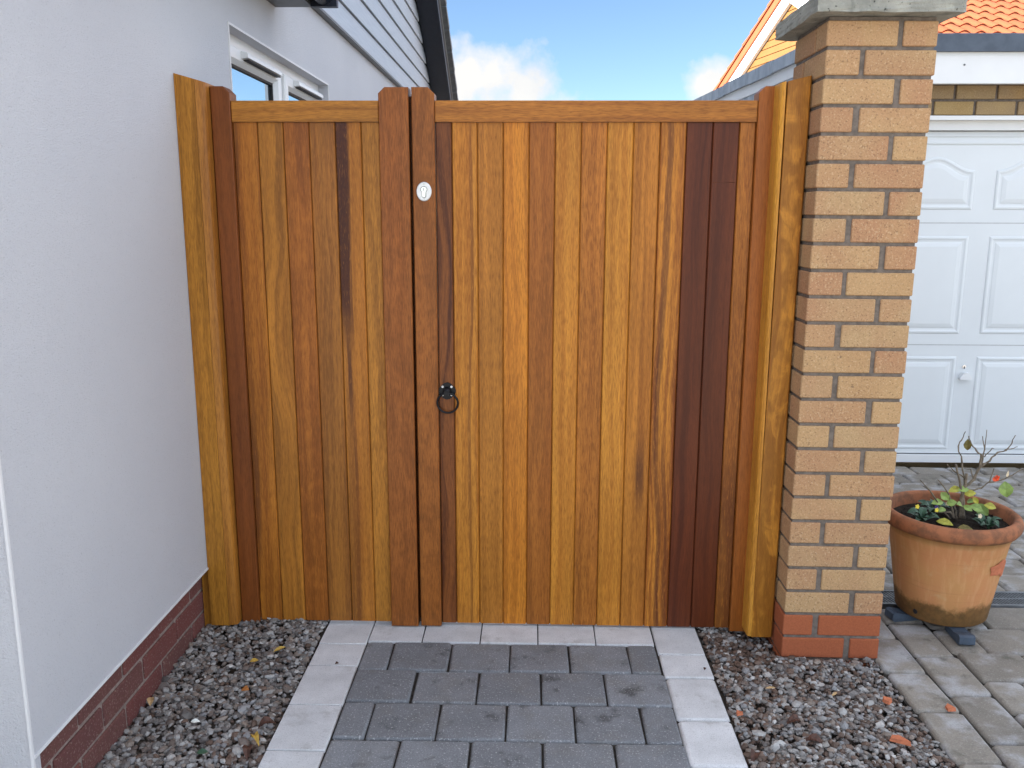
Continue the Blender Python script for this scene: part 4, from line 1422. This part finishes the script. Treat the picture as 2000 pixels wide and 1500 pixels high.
blob(0, 0.222, 0.058, 0.028, R(-52), 3, 'chipped_patch', M['raw_clay'], pot)
blob(0, 0.195, 0.028, 0.020, R(-38), 5, 'chipped_patch', M['raw_clay'], pot)
blob(0, 0.030, 0.008, 0.010, R(-146), 6, 'drain_hole', M['plastic_black'], pot)
so = MB()
vs, fs = [(PCX, PCY, PZ + 0.343)], []
for ri in range(1, 9):
    for i in range(36):
        a = 2 * math.pi * i / 36
        rr = 0.1945 * ri / 8
        vs.append((PCX + rr * math.cos(a), PCY + rr * math.sin(a), PZ + 0.335 + (rng.uniform(-0.007, 0.009) if ri < 8 else 0) + 0.012 * (1 - ri / 8)))
for i in range(36):
    fs.append((0, 1 + i, 1 + (i + 1) % 36))
for ri in range(7):
    for i in range(36):
        fs.append((1 + ri * 36 + i, 1 + (ri + 1) * 36 + i, 1 + (ri + 1) * 36 + (i + 1) % 36, 1 + ri * 36 + (i + 1) % 36))
so.add(vs, fs).build('soil', M['soil'], pot, (PCX, PCY, PZ + 0.335))
cl = MB()
for i in range(230):
    a, rr = rng.uniform(0, 6.283), 0.185 * math.sqrt(rng.random())
    s_ = rng.uniform(0.003, 0.009)
    c = Vector((PCX + rr * math.cos(a), PCY + rr * math.sin(a), PZ + 0.341 + rng.uniform(-0.002, 0.006)))
    cl.add([c + Vector((rng.uniform(-1, 1), rng.uniform(-1, 1), rng.uniform(-0.6, 0.8))) * s_ for _ in range(4)], [(0, 1, 2), (0, 2, 3), (0, 3, 1), (1, 3, 2)])
tag(cl.build('soil_crumbs', M['soil'], pot, (PCX, PCY, PZ + 0.34)), None, None, kind='stuff')
# pot feet
ft_prof = [(-0.055, 0.0), (0.055, 0.0), (0.064, 0.006), (0.062, 0.030), (0.052, 0.035), (0.030, 0.030), (0.012, 0.0255), (-0.055, 0.0255)]
labels = {-93: 'blue grey pot foot sticking out under the front of the terracotta pot',
          -170: 'blue grey pot foot under the pot nearest the brick pillar'}
for adeg in (-93, -170):
    a = R(adeg)
    d_ = Vector((math.cos(a), math.sin(a), 0))
    e_ = Vector((-math.sin(a), math.cos(a), 0))
    c = Vector((PCX, PCY, ZP + 0.001)) + d_ * (0.168 if adeg == -93 else 0.138)
    m = MB()
    n = len(ft_prof)
    vs = []
    for wv, sc in ((-0.026, 0.85), (-0.010, 1.0), (-0.008, 0.93), (0.008, 0.93), (0.010, 1.0), (0.026, 0.85)):
        vs += [c + d_ * (p[0] if p[0] < 0 else p[0] * (0.9 + 0.1 * sc)) + e_ * wv + UPZ * (p[1] * (0.93 + 0.07 * sc)) for p in ft_prof]
    fs = [tuple(range(n - 1, -1, -1)), tuple(range(5 * n, 6 * n))]
    for a_ in range(5):
        fs += [(a_ * n + i, a_ * n + (i + 1) % n, a_ * n + n + (i + 1) % n, a_ * n + n + i) for i in range(n)]
    o = m.add(vs, fs).build('pot_foot', M['foot'], None, c)
    tag(o, labels[adeg], 'pot foot', 'feet under the terracotta pot')

rose = thing('rose_bush', 'bare twiggy rose bush with few leaves and one orange flower in the pot', 'plant', (PCX + 0.03, PCY, PZ + 0.34))
ST = {
    'A': ([(1.525, 0.145, 0.345), (1.521, 0.141, 0.433), (1.526, 0.137, 0.485), (1.525, 0.133, 0.526)], 0.0065, 0.004),
    'A2': ([(1.54, 0.145, 0.345), (1.527, 0.139, 0.421), (1.51, 0.133, 0.473), (1.481, 0.127, 0.562)], 0.0055, 0.003),
    'B': ([(1.522, 0.143, 0.46), (1.532, 0.145, 0.479), (1.557, 0.144, 0.501), (1.575, 0.143, 0.552), (1.573, 0.142, 0.592), (1.554, 0.141, 0.608), (1.533, 0.141, 0.633), (1.522, 0.14, 0.66)], 0.0058, 0.0016),
    'C': ([(1.574, 0.145, 0.548), (1.605, 0.142, 0.571), (1.626, 0.138, 0.603), (1.653, 0.135, 0.611), (1.668, 0.131, 0.639), (1.675, 0.128, 0.668)], 0.0032, 0.0012),
    'C2': ([(1.653, 0.145, 0.610), (1.671, 0.132, 0.618), (1.688, 0.13, 0.626)], 0.0018, 0.001),
    'D': ([(1.578, 0.145, 0.556), (1.583, 0.143, 0.614), (1.57, 0.141, 0.66)], 0.0026, 0.0011),
    'D2': ([(1.583, 0.143, 0.610), (1.591, 0.158, 0.679)], 0.0018, 0.001),
    'D3': ([(1.586, 0.145, 0.584), (1.615, 0.154, 0.614), (1.622, 0.156, 0.612)], 0.0018, 0.001),
    'E': ([(1.526, 0.14, 0.482), (1.511, 0.148, 0.568), (1.495, 0.151, 0.62), (1.506, 0.155, 0.641), (1.518, 0.158, 0.672)], 0.0030, 0.0012),
    'F': ([(1.522, 0.14, 0.509), (1.483, 0.139, 0.533), (1.454, 0.134, 0.56)], 0.0028, 0.0012),
    'G': ([(1.525, 0.142, 0.47), (1.555, 0.144, 0.462), (1.588, 0.146, 0.47), (1.615, 0.146, 0.495), (1.625, 0.147, 0.542)], 0.0036, 0.0016),
    'G2': ([(1.612, 0.145, 0.492), (1.648, 0.142, 0.5), (1.685, 0.138, 0.52), (1.722, 0.135, 0.546), (1.76, 0.13, 0.566)], 0.0026, 0.0012),
    'H': ([(1.508, 0.145, 0.348), (1.474, 0.138, 0.446), (1.426, 0.132, 0.504)], 0.0034, 0.0018),
    'H2': ([(1.495, 0.145, 0.348), (1.413, 0.137, 0.452), (1.363, 0.129, 0.504)], 0.0030, 0.0016),
    'I': ([(1.51, 0.145, 0.348), (1.486, 0.139, 0.383), (1.43, 0.134, 0.384)], 0.0034, 0.002),
    'J': ([(1.557, 0.145, 0.500), (1.549, 0.154, 0.536), (1.529, 0.162, 0.536)], 0.0022, 0.0012),
    'K': ([(1.519, 0.145, 0.348), (1.502, 0.152, 0.404), (1.491, 0.158, 0.427)], 0.0032, 0.002)}
for key, (pts, r0, r1) in ST.items():
    # refine and roughen the polyline so that stems look grown
    out, rad = [], []
    for i in range(len(pts) - 1):
        p0, p1 = Vector(pts[i]), Vector(pts[i + 1])
        kk = 3
        for q_ in range(kk):
            t = q_ / kk
            p = p0.lerp(p1, t)
            if q_ > 0:
                p += Vector((rng.uniform(-1, 1), rng.uniform(-1, 1), rng.uniform(-1, 1))) * 0.0022
            out.append(p)
    out.append(Vector(pts[-1]))
    for i in range(len(out)):
        t = i / (len(out) - 1)
        rad.append(max(0.0009, (r0 + (r1 - r0) * t) * (1.0 + (0.22 if i % 3 == 0 else 0)) * 1.0))
    MB().tube(out, rad, 6).build('stem', M['stem'], rose, pts[0], True)


def leaf_mb(c, length, width, direc, up, fold=0.25, curl=0.2):
    """pointed leaf with a folded midrib and a little thickness"""
    d_ = Vector(direc).normalized()
    u_ = Vector(up)
    u_ = (u_ - d_ * u_.dot(d_)).normalized()
    s_ = d_.cross(u_)
    c = Vector(c)
    prof = [(0.0, 0.04), (0.18, 0.62), (0.42, 1.0), (0.68, 0.80), (0.88, 0.38), (1.0, 0.03)]
    vs, fs = [], []
    for off in (0.0, -0.0007):
        for t, w_ in prof:
            mid = c + d_ * (length * (t - 0.5)) + u_ * (-curl * length * (t - 0.5) ** 2 * 2 + off)
            hw = width * 0.5 * w_
            vs += [mid - s_ * hw + u_ * (fold * hw), mid, mid + s_ * hw + u_ * (fold * hw)]
    n = len(prof)
    for o_ in (0, 3 * n):
        for i in range(n - 1):
            for q_ in (0, 1):
                f = (o_ + i * 3 + q_, o_ + i * 3 + q_ + 1, o_ + i * 3 + q_ + 4, o_ + i * 3 + q_ + 3)
                fs.append(f if o_ == 0 else f[::-1])
    return MB().add(vs, fs)


def leaf(parent, c, length, width, direc, up, mat, name='leaf', **kw):
    return leaf_mb(c, length, width, direc, up, **kw).build(name, mat, parent, c)


VIEW = Vector((-0.45, -0.85, 0.35))
leaf(rose, (1.674, 0.145, 0.465), 0.058, 0.048, (0.15, -0.1, -0.9), VIEW, M['leaf_green'])
leaf(rose, (1.597, 0.14, 0.392), 0.055, 0.042, (0.6, -0.3, -0.6), VIEW, M['leaf_green'])
leaf(rose, (1.572, 0.13, 0.402), 0.046, 0.032, (0.8, -0.2, -0.3), VIEW + Vector((0, 0, .5)), M['leaf_green'])
leaf(rose, (1.494, 0.14, 0.466), 0.048, 0.028, (-0.8, -0.1, -0.2), VIEW + Vector((0, 0, .5)), M['leaf_yellow'])
leaf(rose, (1.520, 0.13, 0.470), 0.040, 0.026, (0.8, 0.1, 0.05), VIEW + Vector((0, 0, .5)), M['leaf_green'])
leaf(rose, (1.545, 0.135, 0.454), 0.040, 0.026, (0.7, -0.2, 0.1), VIEW, M['leaf_yellow'])
leaf(rose, (1.462, 0.14, 0.440), 0.038, 0.030, (0.5, -0.2, -0.5), VIEW, M['leaf_green'])
leaf(rose, (1.482, 0.13, 0.420), 0.034, 0.026, (0.6, -0.3, 0.2), VIEW, M['leaf_green'])
leaf(rose, (1.438, 0.14, 0.418), 0.044, 0.028, (-0.9, -0.1, -0.1), VIEW + Vector((0, 0, .6)), M['leaf_green'])
leaf(rose, (1.560, 0.12, 0.432), 0.030, 0.018, (0.5, -0.1, -0.6), VIEW, M['leaf_yellow'])
leaf(rose, (1.521, 0.14, 0.628), 0.042, 0.026, (0.1, 0.1, -1), VIEW, M['leaf_dead'], fold=0.6)
for _c, _l, _d, _m in [((1.507, 0.12, 0.418), 0.036, (-0.6, -0.4, 0.2), 'leaf_green'), ((1.535, 0.12, 0.405), 0.034, (0.5, -0.6, -0.3), 'leaf_green'), ((1.452, 0.13, 0.395), 0.034, (-0.7, -0.5, -0.2), 'leaf_green'), ((1.613, 0.12, 0.412), 0.040, (0.9, -0.2, -0.2), 'leaf_yellow'), ((1.556, 0.15, 0.420), 0.032, (0.3, -0.7, 0.2), 'leaf_green')]:
    leaf(rose, _c, _l, _l * 0.66, _d, VIEW + Vector((0, 0, 0.4)), M[_m])
leaf(rose, (1.671, 0.14, 0.523), 0.026, 0.008, (0.1, 0, 1), VIEW, M['petal_cream'], 'petal')
fl_ = MB()
for i in range(11):
    c = Vector((1.634, 0.142, 0.507)) + Vector((rng.uniform(-1, 1), rng.uniform(-1, 1), rng.uniform(-0.7, 0.7))) * 0.008
    m = leaf_mb(c, 0.016, 0.013, (rng.uniform(-1, 1), rng.uniform(-1, 1), rng.uniform(-.2, 1)), (rng.uniform(-1, 1), -1, 0.5), fold=0.4)
    fl_.add(m.v, m.f)
fl_.build('flower', M['petal_orange'], rose, (1.634, 0.142, 0.507))


def pansy(cx, cy, label, seed, flowers):
    r = random.Random(seed)
    t = thing('pansy', label, 'plant', (cx, cy, PZ + 0.345), 'small bedding plants in the pot')
    for i in range(11):
        a = 6.283 * i / 11 + r.uniform(-0.3, 0.3)
        rr = r.uniform(0.012, 0.045)
        ln = r.uniform(0.032, 0.048)
        d_ = (math.cos(a), math.sin(a), r.uniform(-0.1, 0.7))
        c = Vector((cx + rr * math.cos(a), cy + rr * math.sin(a), PZ + 0.358 + r.uniform(0.0, 0.028)))
        leaf(t, c, ln, ln * r.uniform(0.5, 0.62), d_, (r.uniform(-.3, .3), r.uniform(-.6, 0), 1), M['leaf_dark'], fold=0.3, curl=0.5)
    for i in range(4):
        a = r.uniform(0, 6.28)
        MB().tube([(cx, cy, PZ + 0.342), (cx + 0.012 * math.cos(a), cy + 0.012 * math.sin(a), PZ + 0.375)], [0.0016, 0.0012], 5).build('stalk', M['leaf_dark'], t, (cx, cy, PZ + 0.342))
    for (dx, dy, dz, mat) in flowers:
        c = Vector((cx + dx, cy + dy, PZ + 0.345 + dz))
        f = MB()
        for j in range(5):
            a = 6.283 * j / 5
            m = leaf_mb(c + Vector((0.004 * math.cos(a), -0.001 * j, 0.004 * math.sin(a))), 0.009, 0.008, (math.cos(a), 0, math.sin(a)), (0, -1, 0.4), fold=0.15)
            f.add(m.v, m.f)
        f.build('flower', M[mat], t, c)


pansy(1.375, 0.115, 'dark leaved pansy with two yellow buds at the pillar side of the pot', 21, [(-0.028, -0.02, 0.060, 'petal_yellow'), (0.045, -0.01, 0.045, 'petal_yellow')])
pansy(1.575, 0.045, 'dark leaved pansy without open flowers at the front right of the pot', 22, [(-0.035, 0.0, 0.045, 'petal_cream')])
pansy(1.452, 0.205, 'small pansy with one purple flower behind the rose stems', 23, [(-0.01, -0.05, 0.038, 'petal_purple'), (0.03, -0.045, 0.05, 'petal_cream')])
tag(leaf(None, (1.443, 0.085, PZ + 0.352), 0.055, 0.036, (0.9, -0.5, -0.1), (0, -0.5, 1), M['leaf_yellow'], 'fallen_leaf', fold=0.2), 'yellow green leaf lying on the dark soil in the pot', 'leaf', 'fallen leaves')
tag(leaf(None, (1.49, 0.035, PZ + 0.350), 0.05, 0.030, (0.9, -0.2, 0), (0, -0.4, 1), M['leaf_dead'], 'fallen_leaf', fold=0.2), 'withered brown leaf lying on the soil at the front of the pot', 'leaf', 'fallen leaves')

# ------------------------------------------------------------------ gravel
ico = bmesh.new()
bmesh.ops.create_icosphere(ico, subdivisions=1, radius=1.0)
ico.verts.index_update()
IV = np.array([v.co[:] for v in ico.verts])
IF = np.array([[v.index for v in f.verts] for f in ico.faces])
ico.free()
PAL = np.array([(0.20, 0.185, 0.17), (0.27, 0.255, 0.24), (0.145, 0.13, 0.12), (0.33, 0.32, 0.305), (0.17, 0.135, 0.115), (0.24, 0.235, 0.235), (0.34, 0.32, 0.30), (0.11, 0.095, 0.088), (0.22, 0.18, 0.15)])


def m_stone():
    k = NT('gravel_stone')
    at = k.n('ShaderNodeAttribute')
    at.attribute_name = 'tint'
    n1 = k.noise(k.obj, 140, 4, 0.65)
    f = k.math('ADD', 0.72, k.math('MULTIPLY', n1, 0.56))
    col = k.mix(1.0, at.outputs['Color'], k.comb(f, f, f), 'MULTIPLY')
    k.bump(k.noise(k.obj, 320, 3), 0.5, 0.001)
    return k.done(col, 0.62, 0.45)


M['stone'] = m_stone()


def gravel(name, inside, x0, x1, y0, y1, zfun, density, seed, size, brown):
    g_ = np.random.default_rng(seed)
    N = int((x1 - x0) * (y1 - y0) * density)
    P_ = np.column_stack([g_.uniform(x0, x1, N), g_.uniform(y0, y1, N)])
    keep = np.array([inside(a, b) for a, b in P_])
    P_ = P_[keep]
    N = len(P_)
    V = np.zeros((N, 12, 3))
    C = np.zeros((N, 12, 4))
    sz = size * np.exp(g_.normal(0, 0.30, N)) * 0.5
    for i in range(N):
        v = IV * g_.uniform(0.72, 1.2, (12, 1)) * np.array([g_.uniform(0.9, 1.35), g_.uniform(0.75, 1.05), g_.uniform(0.45, 0.8)])
        a, b = g_.uniform(0, 6.283), g_.normal(0, 0.45)
        ca, sa, cb, sb2 = math.cos(a), math.sin(a), math.cos(b), math.sin(b)
        rz = np.array([[ca, -sa, 0], [sa, ca, 0], [0, 0, 1]])
        rx = np.array([[1, 0, 0], [0, cb, -sb2], [0, sb2, cb]])
        v = (v * sz[i]) @ rx.T @ rz.T
        z = zfun(*P_[i])
        V[i] = v + np.array([P_[i][0], P_[i][1], z + g_.uniform(-0.012, 0.003)])
        c = PAL[g_.integers(0, len(PAL))] * g_.uniform(0.8, 1.25)
        if g_.random() < brown(*P_[i]):
            c = np.array([0.105, 0.068, 0.050]) * g_.uniform(0.7, 1.5)
        if g_.random() < 0.014:
            c = np.array([0.52, 0.50, 0.47])
        C[i, :, :3] = c
        C[i, :, 3] = 1
    nf = len(IF)
    F = (IF[None, :, :] + (np.arange(N) * 12)[:, None, None]).reshape(-1, 3)
    me = bpy.data.meshes.new(name)
    me.from_pydata(V.reshape(-1, 3).tolist(), [], F.tolist())
    at = me.color_attributes.new('tint', 'FLOAT_COLOR', 'POINT')
    at.data.foreach_set('color', C.reshape(-1))
    me.materials.append(M['stone'])
    o = place(name, me, None, (0, 0, 0))
    tag(o, None, None, kind='stuff')
    return o


def in_left(x, y):
    return -1.143 < x < -0.727


def z_left(x, y):
    return -0.012 + 0.010 * math.sin(3.1 * y + 1.0) - 0.010 * max(0, (x + 0.80) / 0.08)


def in_right(x, y):
    if not (0.592 < x < 1.130):
        return False
    if y > -0.178 and x > 0.82:
        return False
    return True


def z_right(x, y):
    return -0.020 + 0.012 * math.exp(-((y + 0.22) / 0.10) ** 2) * (x > 0.78) + 0.006 * math.sin(5 * x + 3 * y) - 0.008 * (y > -0.18)


def b_right(x, y):
    return 0.50 * math.exp(-(((x - 0.72) / 0.14) ** 2 + ((y + 0.12) / 0.16) ** 2)) + 0.24


go = gravel('gravel', in_left, -1.143, -0.727, -1.5, 0.22, z_left, 9500, 3, 0.0168, lambda x, y: 0.06 + 0.35 * math.exp(-(((x + 0.76) / 0.05) ** 2 + ((y + 0.66) / 0.10) ** 2)))
go['label'] = 'grey angular gravel between the brick plinth and the pale path edging'
go = gravel('gravel', in_right, 0.592, 1.130, -1.5, 0.22, z_right, 9500, 4, 0.0168, b_right)
go['label'] = 'grey brown gravel between the path edging and the driveway below the pillar'

# ------------------------------------------------------------------ little things lying about
def bit(c, ln, wd, ang_, mat, name, label, cat, group=None, **kw):
    d_ = (math.cos(ang_), math.sin(ang_), rng.uniform(-0.1, 0.2))
    o = leaf(None, c, ln, wd, d_, (rng.uniform(-.2, .2), -0.35, 1), mat, name, **kw)
    return tag(o, label, cat, group)


FG = 'fallen leaves'
bit((-0.886, -0.284, 0.006), 0.028, 0.018, 0.6, M['fallen_yellow'], 'fallen_leaf', 'small yellow leaf on the grey gravel halfway between plinth and path', 'leaf', FG)
bit((-0.828, -0.205, 0.005), 0.042, 0.014, 0.5, M['fallen_yellow'], 'fallen_leaf', 'narrow ochre leaf on the gravel nearest the gate', 'leaf', FG, fold=0.5)
bit((-0.860, -0.457, 0.008), 0.030, 0.022, -0.5, M['fallen_orange'], 'fallen_leaf', 'orange brown leaf on the grey gravel beside the path edging', 'leaf', FG)
bit((-0.757, -0.688, 0.004), 0.050, 0.020, -0.9, M['fallen_yellow'], 'fallen_leaf', 'curled yellow leaf on dark soil against the pale edging at the front', 'leaf', FG, fold=0.9, curl=0.8)
bit((-0.872, -0.770, 0.008), 0.030, 0.018, 0.2, M['leaf_dark'], 'fallen_leaf', 'dark green leaf on the gravel at the very front', 'leaf', FG)
bit((-1.108, -0.545, 0.018), 0.040, 0.020, 1.9, M['tan_bark'], 'fallen_leaf', 'dry tan leaf leaning on the brick plinth', 'leaf', FG, fold=0.7)
bit((-0.945, -0.629, 0.008), 0.026, 0.014, 0.1, M['white_chip'], 'plastic_chip', 'small white chip lying on the left gravel', 'chip')
for i, (x, y, lab) in enumerate([(-0.748, -0.615, 'dark red brown dead leaf at the path edging beside the curled yellow leaf'), (-0.760, -0.740, 'dark red brown dead leaf in front of the curled yellow leaf'),
                                 (0.785, -0.655, 'dark red brown dead leaf in the middle of the right gravel'), (0.605, -0.725, 'dark red brown dead leaf against the right path edging'),
                                 (0.76, -0.560, 'dark brown dead leaf lying on the right gravel behind another')]):
    bit((x, y, 0.002), 0.05, 0.026, rng.uniform(0, 3), M['fallen_brown'], 'dead_leaf', lab, 'leaf', FG, fold=0.6, curl=0.9)
bit((0.732, -0.398, 0.004), 0.030, 0.008, -0.1, M['tan_bark'], 'bark_chip', 'tan bark sliver on the right gravel near the path edging', 'bark chip', 'bark chips')
bit((0.916, -0.427, 0.004), 0.024, 0.008, 0.6, M['tan_bark'], 'bark_chip', 'tan bark sliver on the right gravel below the pillar', 'bark chip', 'bark chips')


def shard(c, pts, h, ang_, label, two=False):
    ca, sa = math.cos(ang_), math.sin(ang_)
    P_ = [(c[0] + p[0] * ca - p[1] * sa, c[1] + p[0] * sa + p[1] * ca) for p in pts]
    n = len(P_)
    m = MB().add([(p[0], p[1], c[2]) for p in P_] + [(c[0] + (p[0] - c[0]) * 0.86, c[1] + (p[1] - c[1]) * 0.86, c[2] + h + 0.004 * (i % 2)) for i, p in enumerate(P_)],
                 [tuple(range(n - 1, -1, -1)), tuple(range(n, 2 * n))] + [(i, (i + 1) % n, n + (i + 1) % n, n + i) for i in range(n)])
    return tag(m.build('terracotta_shard', M['raw_clay'], None, c), label, 'shard', 'broken terracotta shards')


shard((1.018, -0.654, -0.006), [(-0.026, -0.010), (0.030, -0.004), (0.026, 0.004), (-0.006, 0.014), (-0.026, 0.011)], 0.010, -0.55, 'long pointed terracotta shard on the right gravel')
shard((1.061, -0.456, -0.004), [(-0.011, -0.012), (0.010, -0.010), (0.012, 0.006), (0.0, 0.015), (-0.010, 0.008)], 0.010, 0.7, 'small blocky terracotta shard at the driveway edge of the gravel')
shard((1.237, -0.476, ZP + 0.003), [(-0.013, -0.012), (0.012, -0.012), (0.011, 0.004), (0.0, 0.017), (-0.010, 0.010)], 0.007, 0.1, 'terracotta shard lying on the grey driveway blocks')
shard((0.606, -0.534, -0.004), [(-0.009, -0.007), (0.010, -0.005), (0.007, 0.007), (-0.006, 0.008)], 0.007, 0.2, 'tiny terracotta shard against the right path edging')

bit((-0.625, -0.262, ZP + 0.003), 0.012, 0.009, 0.4, M['fallen_brown'], 'leaf_crumb', 'tiny dark leaf crumb on the left pale edging block', 'leaf crumb', 'dark crumbs on the path edging', fold=0.8)
bit((0.560, -0.262, ZP + 0.003), 0.012, 0.009, 1.2, M['fallen_brown'], 'leaf_crumb', 'tiny dark leaf crumb on the right pale edging block', 'leaf crumb', 'dark crumbs on the path edging', fold=0.8)
